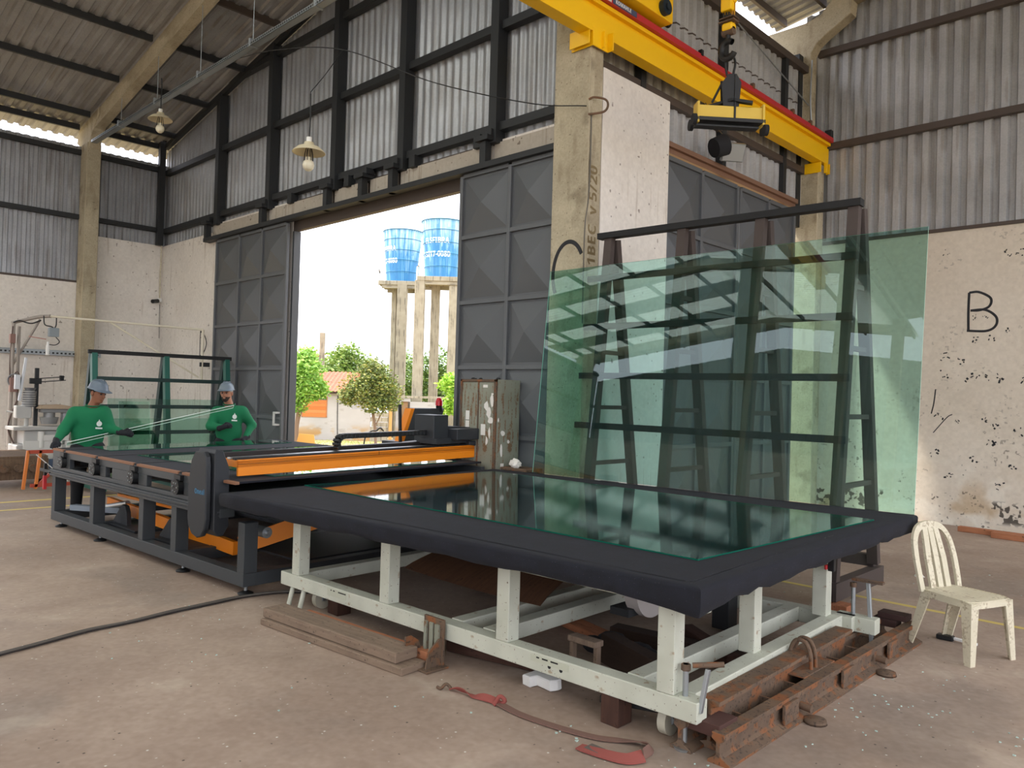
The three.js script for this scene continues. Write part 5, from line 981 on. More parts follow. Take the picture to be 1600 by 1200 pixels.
function waterTower(label, X, D, y0, base, turn, legs) {
  const t = yardThing('water_tower', label, 'water tower', X, D, base), h = y0 - base;
  const H = 3.3, prof = []; const bands = [0.62, 1.35, 1.98, 2.68];
  for (let i = 0; i <= 60; i++) { const y = (i / 60) * H; let r = lerp(1.0, 1.25, y / H); for (const b of bands) if (Math.abs(y - b) < 0.04) r += 0.022; if (y > H - 0.06) r += 0.035; prof.push([r, y]); }
  prof.push([1.1, H + 0.02], [0.4, H + 0.12], [0, H + 0.14]);
  const g = new THREE.LatheGeometry(prof.map(([r, y]) => new THREE.Vector2(r, y)), 72); g.rotateY(turn); g.translate(0, h + 0.12, 0);
  const p = g.attributes.position, uv = g.attributes.uv; for (let i = 0; i < p.count; i++) uv.setY(i, clamp((p.getY(i) - h - 0.12) / H, 0, 1));
  const tank = mesh('tank', g, new THREE.MeshStandardMaterial({ map: tankTexture(Math.round(turn * 10)), roughness: 0.5, side: THREE.DoubleSide }), t, true);
  mesh('rim', new THREE.TorusGeometry(1.285, 0.03, 8, 72).rotateX(Math.PI / 2).translate(0, h + 0.12 + H - 0.03, 0), std(0x2f6f8e, 0.6), tank);
  for (const b of bands) mesh('band', new THREE.TorusGeometry(lerp(1.0, 1.25, b / H) + 0.02, 0.018, 6, 72).rotateX(Math.PI / 2).translate(0, h + 0.12 + b, 0), std(0x2a7199, 0.6), tank);
  mesh('platform', [box(-1.3, 1.3, h - 0.16, h + 0.1, -1.3, 1.3, 0.02)], oldC, t);
  mesh('platform_beam', [bar(V(-1.1, h - 0.25, -1.1), V(1.1, h - 0.25, -1.1), 0.25, 0.22), bar(V(-1.1, h - 0.25, 1.1), V(1.1, h - 0.25, 1.1), 0.25, 0.22)], oldC, t);
  for (const [u, v, w] of legs) mesh('leg', box(u - w / 2, u + w / 2, 0, h - 0.14, v - w / 2, v + w / 2, 0.02), oldC, t);
  mesh('pipe', tube([V(-1.32, 0, -1.2), V(-1.32, h, -1.2), V(-1.25, h + 0.6, -1.15), V(-1.15, h + 2.4, -0.5)], 0.05, 40), M.white, t);
  return t;
}
waterTower('blue water tank on a tall concrete tower, the nearer one by the right gate leaf', -4.22, 45, 8.1, -1.2, 2.83 - Math.PI * 0, [[-1.15, -1.0, 0.55], [-0.45, 0.9, 0.5], [0.75, -0.9, 0.5], [1.1, 0.9, 0.5]]);
waterTower('blue water tank on a tall concrete tower, the farther one on the left', -7.28, 50, 8.5, -1.4, 2.2, [[-0.62, 0.9, 0.3], [0.2, -1.0, 0.6], [1.05, 0.8, 0.4], [-0.3, 1.0, 0.3]]);
tag(yardThingMesh('utility_pole', [box(-0.14, 0.14, 0, 6.1, -0.1, 0.1, 0.02)], oldC, -10.82, 44, -1.25), 'thin grey concrete pole standing among the far trees', 'pole');
function yardThingMesh(name, geos, mat, X, D, y) { const m = mesh(name, geos, mat); const [x, d] = yardAt(X, D); m.position.copy(V(x, y, d)); m.rotation.y = YT; return m; }
{
  const t = yardThing('wheelbarrow', 'small red and black wheelbarrow tipped up under the feathery tree', 'wheelbarrow', -6.38, 22, -0.1);
  mesh('tray', poly([[-0.1, 0.1], [0.12, 0.05], [0.18, 0.5], [0.02, 0.62], [-0.1, 0.5]], 0.3, 0.01), std(0x35353a, 0.7), t);
  mesh('frame', [bar(V(-0.18, 0.05, -0.1), V(0.16, 0.25, -0.1), 0.12, 0.12), bar(V(0.16, 0, -0.12), V(0.19, 0.45, -0.12), 0.05, 0.05)], std(0xb82a34, 0.6), t);
  tag(yardThingMesh('wooden_panel', [poly([[-0.3, 0], [0.3, 0], [0.22, 0.42], [-0.2, 0.44]], 0.03, 0.004).rotateX(-0.15)], std(0xd2a052, 0.9), -5.85, 22.2, -0.08), 'ochre board leaning on the ground in front of the house wall', 'board');
  for (let k = 0; k < 9; k++) { const m = yardThingMesh('brick', [box(-0.11, 0.11, 0, 0.07, -0.06, 0.06, 0.006)], std([0xc06a4a, 0xcc7a58, 0xb45f42][k % 3], 0.9), -3.75 + (k % 3) * 0.24 + (k > 5 ? 0.1 : 0), 22, 0.2 + Math.floor(k / 3) * 0.072 - 0.28); tag(m, 'orange brick in the small pile beside the console', 'brick', 'bricks of the small pile'); }
  tag(yardThingMesh('garden_hose', [tube([V(-0.25, 0.2, 0), V(-0.2, 0.45, 0), V(-0.05, 0.6, 0), V(0.1, 0.62, 0)], 0.02, 24), tube([V(0.1, 0.62, 0), V(0.2, 0.7, 0), V(0.28, 0.62, 0.1)], 0.025, 16)], M.black, -3.9, 22, -0.1), 'black curved hose sticking up by the brick pile', 'hose');
}
// ---- trees: trunk, limbs, and leaves set out through the crown
const leafGeo = (() => { const g = new THREE.BufferGeometry(); g.setAttribute('position', new THREE.Float32BufferAttribute([0, 0, 0, 0.28, 0.04, 0.5, 0, 0, 1, -0.28, 0.04, 0.5], 3)); g.setIndex([0, 1, 2, 0, 2, 3]); g.computeVertexNormals(); return g; })();
const leafMat = new THREE.MeshPhysicalMaterial({ color: 0xffffff, roughness: 0.75, side: THREE.DoubleSide, transmission: 0.3, thickness: 0 });
function tree(name, label, X, D, ground, blobs, cols, n, size, trunk, droop = 0, group) {
  const t = yardThing(name, label, name === 'shrub' ? 'shrub' : 'tree', X, D, ground, group);
  const inst = new THREE.InstancedMesh(leafGeo, leafMat, n), m = new THREE.Matrix4(), q = new THREE.Quaternion(), e = new THREE.Euler(), c = new THREE.Color();
  const tot = blobs.reduce((a, b) => a + b[3] * b[3], 0); let k = 0;
  blobs.forEach(([bx, by, bz, r, sy = 1], bi) => {
    const cnt = bi === blobs.length - 1 ? n - k : Math.round(n * r * r / tot);
    for (let i = 0; i < cnt && k < n; i++, k++) {
      const a = rr(0, 6.283), u = rr(-1, 1), rad = r * Math.pow(rnd(), 0.45) * (0.78 + 0.4 * vnoise(a * 2 + bi, u * 3 + 5, 64, bi + 3)), w = Math.sqrt(1 - u * u);
      e.set(rr(-0.9, 0.9) + droop, rr(0, 6.3), rr(-0.9, 0.9)); q.setFromEuler(e);
      m.compose(new THREE.Vector3(bx + rad * w * Math.cos(a), by + rad * u * sy, -(bz + rad * w * Math.sin(a))), q, new THREE.Vector3(1, 1, 1).multiplyScalar(size * rr(0.7, 1.3)));
      inst.setMatrixAt(k, m); const A = cols[Math.floor(rnd() * cols.length)]; c.set(A).multiplyScalar(rr(0.85, 1.15)); inst.setColorAt(k, c);
    }
  });
  inst.name = 'foliage'; inst.userData.kind = 'stuff'; inst.castShadow = inst.receiveShadow = true; t.add(inst);
  trunk.forEach((pts, i) => mesh(i ? 'branch' : 'trunk', tube(pts.map(([x, y, z]) => V(x, y, z)), i ? 0.025 : 0.06, 30, 7), std(0x8a7460, 0.9), t));
  return t;
}
tree('tree', 'bright green feathery young tree right of the left gate leaf', -6.45, 24, -0.15, [[0, 2.35, 0, 0.62, 0.95], [-0.25, 1.9, 0.1, 0.5, 1.1], [0.3, 1.85, -0.1, 0.5, 0.9], [0.05, 2.8, 0, 0.34, 0.9], [-0.15, 1.35, 0, 0.36, 1], [0.45, 1.75, 0.1, 0.34, 0.8]], ['#86b83a', '#9cc850', '#74a834', '#b4d46a'], 5200, 0.12, [[[-0.2, 0, 0], [-0.16, 0.8, 0], [-0.05, 1.6, 0], [0, 2.4, 0]], [[-0.13, 0, 0.02], [-0.1, 0.8, 0], [0.1, 1.4, 0], [0.3, 1.9, 0]]], 0.5);
tree('tree', 'broad round bushy tree in front of the house wall', -5.5, 30, -0.45, [[0, 2.35, 0, 1.0, 0.85], [-0.55, 2.0, -0.2, 0.7, 0.75], [0.55, 2.1, 0.1, 0.75, 0.8], [0.15, 2.9, 0, 0.6, 0.8], [-0.85, 1.75, 0, 0.4, 0.7], [0.8, 1.65, 0, 0.45, 0.8], [0.3, 1.55, -0.3, 0.6, 0.6]], ['#7d8f3a', '#93a24c', '#66783a', '#b0ac5c', '#5b6e34'], 8500, 0.12, [[[0.3, 0, 0], [0.25, 0.7, 0], [0.1, 1.5, 0], [0, 2.2, 0]], [[0.25, 0.7, 0], [0.5, 1.3, 0.1], [0.8, 2, 0]]]);
tree('tree', 'yellowish tree behind the feathery one at the left of the gateway', -13.2, 50, -1.4, [[0, 4.4, 0, 1.5, 0.9], [0.7, 3.6, 0, 1.2, 0.8], [-1.2, 3.4, 0, 1.4, 0.9]], ['#a8a03c', '#bdb458', '#8f9a38'], 5000, 0.24, [[[0, 0, 0], [0, 2, 0], [0, 4, 0]]]);
tree('tree', 'wide green tree rising behind the red tiled roof', -10.8, 48, -1.4, [[0, 4.2, 0, 1.6, 0.85], [1.3, 4.3, 0.5, 1.3, 0.8], [-0.8, 3.4, 0, 1.5, 0.8], [2.0, 3.2, 0, 1.5, 0.8], [0.5, 5.3, 0, 0.9, 0.8]], ['#7f9f42', '#93b054', '#6c8c3c', '#a9bb6a'], 7500, 0.24, [[[0, 0, 0], [0, 2.4, 0], [0.2, 4.4, 0]]]);
tree('tree', 'tall darker green tree standing between the legs of the water towers', -6.9, 56, -1.6, [[0, 4.5, 0, 1.9, 1], [1.6, 4.8, 0.5, 1.6, 1.2], [-1.5, 3.6, 0, 1.6, 0.9], [1.5, 3, 0, 1.6, 0.8], [3.4, 3.4, 0, 1.4, 0.9], [5.0, 3.6, 0, 1.6, 0.9]], ['#67873a', '#7c9a48', '#587636', '#8ea658'], 8500, 0.26, [[[0, 0, 0], [0, 2.4, 0], [0.2, 5, 0]], [[5, 0, 0], [5, 3.6, 0]]]);
tree('tree', 'lime green drooping shrub tree at the edge of the right gate leaf', -2.65, 34, -0.65, [[0, 2.7, 0, 0.55, 1], [0.35, 2.2, 0, 0.6, 1], [-0.1, 1.7, 0, 0.45, 1], [0.7, 1.6, 0, 0.6, 1]], ['#9fc832', '#b6d84e', '#86b42e'], 3600, 0.16, [[[0.2, 0, 0], [0.2, 1, 0], [0.1, 2.4, 0]]], 0.5);
tree('tree', 'far line of green trees at the back of the yard', -14, 72, -2.4, [[-4, 3.6, 0, 2.6, 0.8], [0, 4.2, 0, 2.8, 0.8], [4, 4.6, 0, 2.8, 0.9], [8, 4.0, 0, 2.6, 0.9], [12, 4.4, 0, 2.6, 0.9]], ['#7f9f42', '#93b054', '#6c8c3c'], 9000, 0.36, [[[0, 0, 0], [0, 4, 0]], [[5, 0, 0], [5, 4, 0]], [[10, 0, 0], [10, 4, 0]]]);
{ // grass tufts on the ground by the house
  const inst = new THREE.InstancedMesh(leafGeo, leafMat, 3500), m = new THREE.Matrix4(), q = new THREE.Quaternion(), c = new THREE.Color();
  for (let k = 0; k < 3500; k++) { const D = rr(17, 38), X = rr(-0.3, -0.13) * D, [x, d] = yardAt(X, D); q.setFromEuler(new THREE.Euler(-1.4 + rr(-0.5, 0.5), rr(0, 6.3), 0)); m.compose(V(x, groundY(D) - 0.01, d), q, new THREE.Vector3(0.4, 1, 1).multiplyScalar(rr(0.06, 0.16))); inst.setMatrixAt(k, m); inst.setColorAt(k, c.set(['#9cb04a', '#b4b864', '#84a03c'][k % 3])); }
  inst.name = 'grass'; tag(inst, 'short sparse grass on the yard outside the gate', 'grass', null, 'stuff'); inst.castShadow = inst.receiveShadow = true; scene.add(inst);
}

// ================================================================ THE TWO WORKERS
// signed distance bodies on a grid, meshed by surface nets
function surfaceNets(f, lo, hi, cell) {
  const n = [0, 1, 2].map((k) => Math.ceil((hi[k] - lo[k]) / cell) + 1), [nx, ny, nz] = n, v = new Float32Array(nx * ny * nz), id = (i, j, k) => i + nx * (j + ny * k);
  for (let k = 0; k < nz; k++) for (let j = 0; j < ny; j++) for (let i = 0; i < nx; i++) v[id(i, j, k)] = f(lo[0] + i * cell, lo[1] + j * cell, lo[2] + k * cell);
  const cellV = new Int32Array(nx * ny * nz).fill(-1), pos = [], idx = [];
  for (let k = 0; k < nz - 1; k++) for (let j = 0; j < ny - 1; j++) for (let i = 0; i < nx - 1; i++) {
    let m = 0, sx = 0, sy = 0, sz = 0, c = 0; const q = [];
    for (let b = 0; b < 8; b++) { const d = v[id(i + (b & 1), j + ((b >> 1) & 1), k + (b >> 2))]; q.push(d); if (d < 0) m |= 1 << b; }
    if (m === 0 || m === 255) continue;
    for (let a = 0; a < 8; a++) for (const bit of [1, 2, 4]) { const b = a | bit; if (a & bit) continue; if ((q[a] < 0) === (q[b] < 0)) continue; const t = q[a] / (q[a] - q[b]); sx += (a & 1) + (bit === 1 ? t : 0); sy += ((a >> 1) & 1) + (bit === 2 ? t : 0); sz += (a >> 2) + (bit === 4 ? t : 0); c++; }
    cellV[id(i, j, k)] = pos.length / 3; pos.push(lo[0] + (i + sx / c) * cell, lo[1] + (j + sy / c) * cell, lo[2] + (k + sz / c) * cell);
  }
  const quad = (a, b, c, d, flip) => { if (a < 0 || b < 0 || c < 0 || d < 0) return; flip ? idx.push(a, c, b, a, d, c) : idx.push(a, b, c, a, c, d); };
  for (let k = 1; k < nz - 1; k++) for (let j = 1; j < ny - 1; j++) for (let i = 1; i < nx - 1; i++) {
    const s = v[id(i, j, k)] < 0;
    if (s !== v[id(i + 1, j, k)] < 0) quad(cellV[id(i, j - 1, k - 1)], cellV[id(i, j, k - 1)], cellV[id(i, j, k)], cellV[id(i, j - 1, k)], !s);
    if (s !== v[id(i, j + 1, k)] < 0) quad(cellV[id(i - 1, j, k - 1)], cellV[id(i - 1, j, k)], cellV[id(i, j, k)], cellV[id(i, j, k - 1)], !s);
    if (s !== v[id(i, j, k + 1)] < 0) quad(cellV[id(i - 1, j - 1, k)], cellV[id(i, j - 1, k)], cellV[id(i, j, k)], cellV[id(i - 1, j, k)], !s);
  }
  const g = new THREE.BufferGeometry(); g.setAttribute('position', new THREE.Float32BufferAttribute(pos, 3)); g.setIndex(idx);
  // smooth normals from the field
  const nn = new Float32Array(pos.length), e = cell * 0.5;
  for (let i = 0; i < pos.length; i += 3) { const [x, y, z] = [pos[i], pos[i + 1], pos[i + 2]]; const a = f(x + e, y, z) - f(x - e, y, z), b = f(x, y + e, z) - f(x, y - e, z), c = f(x, y, z + e) - f(x, y, z - e), l = Math.hypot(a, b, c) || 1; nn[i] = a / l; nn[i + 1] = b / l; nn[i + 2] = c / l; }
  g.setAttribute('normal', new THREE.BufferAttribute(nn, 3));
  return g;
}
const smin = (a, b, k) => { const h = clamp(0.5 + 0.5 * (b - a) / k, 0, 1); return lerp(b, a, h) - k * h * (1 - h); };
function cap(x, y, z, a, b, ra, rb, fx = 1, fz = 1) { // tapered capsule, optionally flattened
  const px = (x - a[0]) / fx, py = y - a[1], pz = (z - a[2]) / fz, bx = (b[0] - a[0]) / fx, by = b[1] - a[1], bz = (b[2] - a[2]) / fz, h = clamp((px * bx + py * by + pz * bz) / (bx * bx + by * by + bz * bz), 0, 1);
  return (Math.hypot(px - bx * h, py - by * h, pz - bz * h) - lerp(ra, rb, h)) * Math.min(fx, fz, 1);
}
const ell = (x, y, z, c, r) => { const a = (x - c[0]) / r[0], b = (y - c[1]) / r[1], d = (z - c[2]) / r[2], k = Math.hypot(a, b, d); return (k - 1) * Math.min(...r); };
function worker(label, pos, turn, J, look) {
  const g = localThing('person', label, 'person', pos, turn);
  const skin = std(J.skin, 0.6), shirt = std(0x006a42, 0.85), trousers = std(0x1c1d22, 0.9), glove = std(0x191a20, 0.9), boot = std(0x201d1b, 0.7);
  const torso = (x, y, z, o = 0) => {
    let d = cap(x, y, z, J.hip, J.waist, 0.112 + o, 0.106 + o, 1.25, 0.82);
    d = smin(d, cap(x, y, z, J.waist, J.chest, 0.106 + o, 0.122 + o, 1.3, 0.85), 0.06);
    d = smin(d, cap(x, y, z, J.sL, J.sR, 0.068 + o, 0.068 + o, 1, 1.05), 0.09);
    return d;
  };
  const arm = (x, y, z, s, o = 0) => { const [a, b, c] = s; return smin(cap(x, y, z, a, b, 0.06 + o, 0.046 + o), cap(x, y, z, b, c, 0.046 + o, 0.032 + o), 0.03); };
  const legs = (x, y, z, o = 0) => { let d = 9; for (const s of J.legs) d = smin(d, smin(cap(x, y, z, s[0], s[1], 0.088 + o, 0.06 + o), cap(x, y, z, s[1], s[2], 0.058 + o, 0.04 + o), 0.03), 0.03); return d; };
  // head frame
  const cy = Math.cos(look[0]), sy = Math.sin(look[0]), cp = Math.cos(look[1]), sp = Math.sin(look[1]);
  const toHead = (x, y, z) => { const X = x - J.head[0], Y = y - J.head[1], Z = z - J.head[2]; const a = X * cy - Z * sy, c = X * sy + Z * cy; return [a, Y * cp + c * sp, -Y * sp + c * cp]; };   // +z = face
  const face = (x, y, z) => {
    const [a, b, c] = toHead(x, y, z), m = Math.abs(a);
    let d = ell(a, b, c, [0, 0.03, -0.008], [0.074, 0.088, 0.094]);
    d = smin(d, ell(a, b, c, [0, -0.045, 0.022], [0.056, 0.066, 0.07]), 0.04);
    d = smin(d, ell(a, b, c, [0, -0.1, 0.055], [0.026, 0.018, 0.024]), 0.03);          // chin
    d = smin(d, cap(a, b, c, [0, 0.012, 0.086], [0, -0.028, 0.108], 0.009, 0.014), 0.018); // nose
    d = smin(d, ell(m, b, c, [0.03, 0.022, 0.078], [0.026, 0.008, 0.014]), 0.012);      // brow
    d = Math.max(d, -ell(m, b, c, [0.031, 0.004, 0.096], [0.017, 0.01, 0.014]) * 1);    // eye sockets
    d = smin(d, ell(a, b, c, [0, -0.058, 0.088], [0.024, 0.006, 0.01]), 0.008); d = smin(d, ell(a, b, c, [0, -0.07, 0.086], [0.02, 0.007, 0.01]), 0.008); // lips
    d = smin(d, ell(m, b, c, [0.078, -0.006, -0.008], [0.012, 0.032, 0.02]), 0.01);     // ears
    return d;
  };
  const neck = (x, y, z) => cap(x, y, z, J.neck, [J.head[0] - 0.0, J.head[1] - 0.04, J.head[2] - 0.01], 0.058, 0.054);
  const bodyF = (x, y, z) => { let d = smin(torso(x, y, z), legs(x, y, z), 0.05); d = smin(d, arm(x, y, z, J.armL), 0.04); d = smin(d, arm(x, y, z, J.armR), 0.04); d = smin(d, neck(x, y, z), 0.04); return d; };
  const B = [[-0.62, -0.02, -0.45], [0.62, J.head[1] - 0.06, 0.6]];
  const body = surfaceNets(bodyF, B[0], [B[1][0], J.head[1] - 0.05, B[1][2]], 0.016);
  const hd = surfaceNets((x, y, z) => smin(face(x, y, z), neck(x, y, z), 0.03), [J.head[0] - 0.14, J.head[1] - 0.2, J.head[2] - 0.16], [J.head[0] + 0.14, J.head[1] + 0.15, J.head[2] + 0.18], 0.0055);
  mesh('body', [body, hd], skin, g);
  // clothes: the same body a little larger, cut at neckline, cuffs and hem
  const wr = (p, q, k) => p.map((v, i) => lerp(v, q[i], k));
  const sL = [J.armL[0], J.armL[1], wr(J.armL[1], J.armL[2], 0.94)], sR = [J.armR[0], J.armR[1], wr(J.armR[1], J.armR[2], 0.94)];
  const shirtF = (x, y, z) => { const fold = 0.006 * Math.sin(18 * y + 9 * x) * Math.sin(11 * x + 7 * z + 4 * y); let d = torso(x, y, z, 0.016); d = smin(d, arm(x, y, z, sL, 0.014), 0.05); d = smin(d, arm(x, y, z, sR, 0.014), 0.05); d += fold; d = Math.max(d, J.hem - y); d = Math.max(d, -(Math.hypot(x - J.neck[0], (y - J.neck[1] - 0.055) * 0.9, z - J.neck[2] - 0.02) - 0.085)); return d; };
  mesh('shirt', surfaceNets(shirtF, [-0.62, J.hem - 0.04, -0.4], [0.62, 1.45, 0.6], 0.0125), shirt, g);
  const colr = []; for (let i = 0; i <= 20; i++) { const a = (i / 20) * 6.283; colr.push(new THREE.Vector3(J.neck[0] + 0.077 * Math.cos(a), J.neck[1] + 0.012 - 0.012 * Math.sin(a), J.neck[2] + 0.012 + 0.07 * Math.sin(a))); }
  mesh('collar', tube(colr.slice(0, -1), 0.01, 40, 8, true), std(0x005a38, 0.85), g);
  mesh('trousers', surfaceNets((x, y, z) => Math.max(smin(legs(x, y, z, 0.018), cap(x, y, z, J.hip, wr(J.hip, J.waist, 0.6), 0.118, 0.112, 1.25, 0.82), 0.06), 0.06 - y), [-0.4, 0.02, -0.35], [0.4, J.hip[1] + 0.2, 0.4], 0.016), trousers, g);
  for (const s of J.legs) mesh('boot', surfaceNets((x, y, z) => Math.max(smin(cap(x, y, z, [s[2][0], 0.14, s[2][2]], [s[2][0], 0.05, s[2][2]], 0.055, 0.055), cap(x, y, z, [s[2][0], 0.04, s[2][2] - 0.04], [s[2][0], 0.035, s[2][2] + 0.15], 0.05, 0.042), 0.03), -y), [s[2][0] - 0.1, -0.01, s[2][2] - 0.14], [s[2][0] + 0.1, 0.2, s[2][2] + 0.24], 0.012), boot, g);
  // gloved hands: palm, four fingers and a thumb
  for (const h of J.hands) {
    const [w, fwd, side, up, curl] = h, A = (a, b, c) => [0, 1, 2].map((i) => w[i] + fwd[i] * a + side[i] * b + up[i] * c);
    const bones = [[A(0, 0, 0), A(0.075, 0, 0), 0.03, 0.034]];
    [[-0.03, 0.07, 0.062], [-0.01, 0.078, 0.072], [0.011, 0.076, 0.068], [0.03, 0.068, 0.055]].forEach(([b, s, L]) => { let p = [s, b, 0], ang = 0.15; for (let k = 0; k < 3; k++) { const l = L * [0.45, 0.32, 0.25][k]; const q = [p[0] + l * Math.cos(ang), p[1] * 1.04, p[2] - l * Math.sin(ang)]; bones.push([A(...p), A(...q), 0.0115, 0.0105]); p = q; ang += curl; } });
    bones.push([A(0.02, h[5] * 0.025, 0.0), A(0.05, h[5] * 0.052, -0.012), 0.015, 0.0125], [A(0.05, h[5] * 0.052, -0.012), A(0.082, h[5] * 0.05, -0.028), 0.0125, 0.011]);
    const f = (x, y, z) => { let d = 9; bones.forEach(([a, b, ra, rb], i) => { d = i < 1 ? cap(x, y, z, a, b, ra, rb) : smin(d, cap(x, y, z, a, b, ra, rb), 0.006); }); return smin(d, cap(x, y, z, A(-0.05, 0, 0), A(0, 0, 0), 0.04, 0.033), 0.02); };
    const c = A(0.06, 0, 0); mesh('glove', surfaceNets(f, c.map((v) => v - 0.16), c.map((v) => v + 0.16), 0.0065), glove, g);
  }
  // eyes, brows, hair under the helmet
  const HM = new THREE.Matrix4().makeTranslation(...J.head).multiply(new THREE.Matrix4().makeRotationY(look[0])).multiply(new THREE.Matrix4().makeRotationX(look[1]));
  const inHead = (q) => { q.applyMatrix4(HM); return q; };
  for (const s of [-1, 1]) { mesh('eye', inHead(new THREE.SphereGeometry(0.011, 12, 10).translate(s * 0.031, 0.003, 0.082)), std(0x2a211c, 0.3), g); mesh('eyebrow', inHead(new THREE.CapsuleGeometry(0.004, 0.026, 3, 6).rotateZ(Math.PI / 2 + s * 0.12).translate(s * 0.032, 0.024, 0.091)), std(0x1d1713, 0.9), g); }
  mesh('hair', surfaceNets((x, y, z) => { const [a, b, c] = toHead(x, y, z); return Math.max(ell(a, b, c, [0, 0.03, -0.014], [0.08, 0.092, 0.099]), -(b + 0.045), c - 0.045 + Math.max(0, 0.03 - b) * 1.6); }, [J.head[0] - 0.13, J.head[1] - 0.08, J.head[2] - 0.14], [J.head[0] + 0.13, J.head[1] + 0.14, J.head[2] + 0.14], 0.007), std(J.hair, 0.9), g);
  if (J.beard) mesh('beard', surfaceNets((x, y, z) => { const [a, b, c] = toHead(x, y, z); return Math.max(face(x, y, z) - 0.003, b + 0.05, -(c - 0.01), -ell(a, b, c, [0, -0.064, 0.1], [0.022, 0.013, 0.03])); }, [J.head[0] - 0.1, J.head[1] - 0.14, J.head[2] - 0.12], [J.head[0] + 0.1, J.head[1] - 0.0, J.head[2] + 0.15], 0.0055), std(0x2b211c, 0.95), g);
  // hard hat: shell, ridges, brim
  const hatM = std(J.hat, 0.35), T2 = (q) => inHead(q.rotateX(J.hatTilt ?? 0).translate(0, 0.045, -0.006));
  const shell = mesh('hard_hat', T2(new THREE.LatheGeometry([[0.122, 0], [0.121, 0.01], [0.112, 0.012], [0.11, 0.03], [0.1, 0.065], [0.078, 0.094], [0.045, 0.111], [0.001, 0.116]].map(([r, y]) => new THREE.Vector2(r, y)), 40).scale(0.9, 1, 1.1)), hatM, g);
  const brim = []; for (let k = 0; k < 2; k++) brim.push(Array.from({ length: 25 }, (_, i) => { const a = -1.25 + (i / 24) * 2.5, r = k ? 0.118 + 0.055 * Math.pow(Math.cos(a * 1.15), 1.2) : 0.112; return new THREE.Vector3(r * Math.sin(a) * 0.9, k ? -0.004 - 0.008 * Math.cos(a) : 0.01, r * Math.cos(a) * 1.1); }));
  mesh('brim', T2(quadMesh(brim)), hatM, shell);
  for (const a of [-0.35, 0, 0.35]) { const pts = []; for (let i = 0; i <= 10; i++) { const q = 0.25 + (i / 10) * 2.6; pts.push(new THREE.Vector3(0.11 * Math.sin(a) * Math.sin(q), 0.012 + 0.108 * Math.sin(q), 0.118 * Math.cos(q) * 0.98)); } mesh('ridge', T2(tube(pts, 0.006, 24, 6)), hatM, shell); }
  // printed emblem on the left breast: found on the shirt's own surface
  const em = (u, y) => { let z = 0.4; while (z > -0.1 && shirtF(u, y, z) > 0.004) z -= 0.002; return new THREE.Vector3(u, y, z); };
  const patch = (outline) => { const c = outline.reduce((a, b) => [a[0] + b[0] / outline.length, a[1] + b[1] / outline.length], [0, 0]); return quadMesh([outline.concat([outline[0]]).map(([u, y]) => em(u, y)), outline.concat([outline[0]]).map(([u, y]) => em(lerp(u, c[0], 0.5), lerp(y, c[1], 0.5))), outline.concat([outline[0]]).map(() => em(...c))]); };
  const [eu, ey] = J.emblem, circ = []; for (let i = 0; i < 16; i++) { const a = (i / 16) * 6.283; circ.push([eu + 0.03 * Math.cos(a), ey + 0.033 * Math.sin(a) - 0.01 * (Math.sin(a) < 0 ? 0 : 0)]); }
  mesh('emblem', [patch(circ), patch([[eu - 0.008, ey + 0.03], [eu + 0.008, ey + 0.03], [eu + 0.002, ey + 0.052], [eu - 0.003, ey + 0.05]]), patch([[eu - 0.04, ey - 0.062], [eu + 0.036, ey - 0.066], [eu + 0.036, ey - 0.046], [eu - 0.04, ey - 0.042]])], std(0xdfe6e0, 0.8), g);
  return g;
}
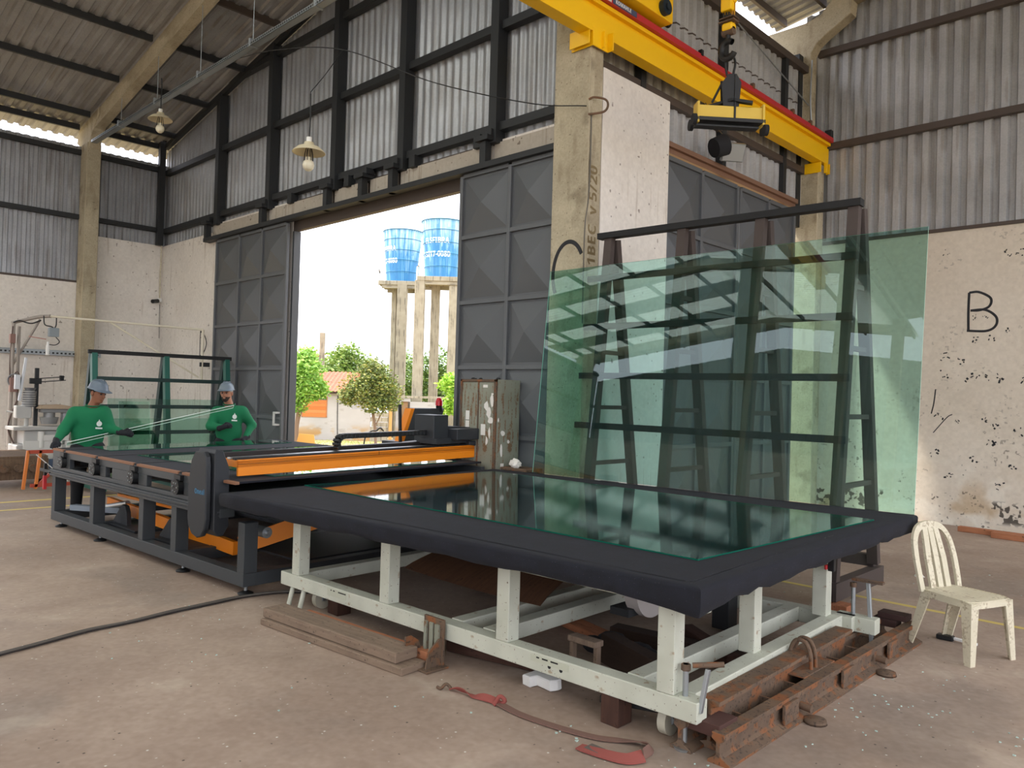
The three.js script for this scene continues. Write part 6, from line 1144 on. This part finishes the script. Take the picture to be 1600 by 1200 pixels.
worker('left worker in green shirt and grey hard hat, looking down at the glass strip', [-10.36, 0, 3.22], 1.272, {
  skin: 0x8a5a42, hair: 0x1a1412, hat: 0x5e6b78, hatTilt: -0.02,
  head: [0.085, 1.525, 0.04], neck: [0.035, 1.36, 0.0], chest: [0.0, 1.17, 0], waist: [-0.01, 0.98, 0], hip: [-0.01, 0.86, -0.01],
  sL: [-0.135, 1.275, 0.01], sR: [0.145, 1.29, 0.0], armL: [[-0.165, 1.26, 0.01], [-0.27, 1.06, 0.1], [-0.325, 0.965, 0.3]], armR: [[0.165, 1.275, 0], [0.235, 1.08, 0.06], [0.345, 1.055, 0.2]],
  legs: [[[-0.09, 0.82, 0], [-0.1, 0.46, 0.03], [-0.11, 0.07, -0.02]], [[0.09, 0.82, 0], [0.11, 0.46, 0.04], [0.12, 0.07, 0.0]]], hem: 0.78,
  hands: [[[-0.332, 0.955, 0.33], [-0.1, -0.35, 0.93], [0.99, 0, 0.1], [0.05, 0.93, 0.35], 0.35, 1], [[0.365, 1.05, 0.225], [0.75, -0.1, 0.65], [0.0, 0.98, 0.15], [-0.6, 0.1, 0.75], 0.8, 1]],
  emblem: [0.11, 1.15],
}, [0.75, 0.22]);
worker('right worker in green shirt and grey hard hat, one gloved hand raised before his chest', [-10.74, 0, 5.2], 1.119, {
  skin: 0xa8745a, hair: 0xb9b0a4, hat: 0x68757f, hatTilt: -0.02, beard: true,
  head: [-0.05, 1.555, 0.04], neck: [-0.01, 1.385, 0.0], chest: [0, 1.18, 0], waist: [0.0, 0.98, 0], hip: [0.0, 0.86, 0],
  sL: [-0.15, 1.285, 0.0], sR: [0.16, 1.3, 0.0], armL: [[-0.185, 1.27, 0], [-0.245, 1.08, 0.1], [-0.1, 1.07, 0.26]], armR: [[0.19, 1.28, 0], [0.31, 1.09, -0.06], [0.235, 0.93, 0.1]],
  legs: [[[-0.09, 0.82, 0], [-0.1, 0.46, 0.03], [-0.11, 0.07, -0.02]], [[0.09, 0.82, 0], [0.1, 0.46, 0.03], [0.12, 0.07, 0.0]]], hem: 0.77,
  hands: [[[-0.085, 1.075, 0.28], [0.85, 0.3, 0.35], [-0.2, 0.9, -0.3], [-0.4, 0.2, 0.85], 0.7, 1], [[0.225, 0.915, 0.12], [-0.55, -0.4, 0.7], [0.5, 0.3, 0.75], [0.2, 0.9, 0.35], 0.4, -1]],
  emblem: [0.07, 1.22],
}, [-0.35, 0.05]);
glassPane('glass_strip', 'long narrow glass strip held across by the two workers above the cutting bed', (() => { const a = new THREE.Vector3(-10.2, 0.9, -2.93), b = new THREE.Vector3(-10.36, 1.355, -5.06), w = new THREE.Vector3(0.03, 0.04, 0.0); return [a, b, b.clone().add(w), a.clone().add(w)]; })(), 0.008, M.glassPale, std(0xe6f2ec, 0.2));

renderer.render(scene, camera);
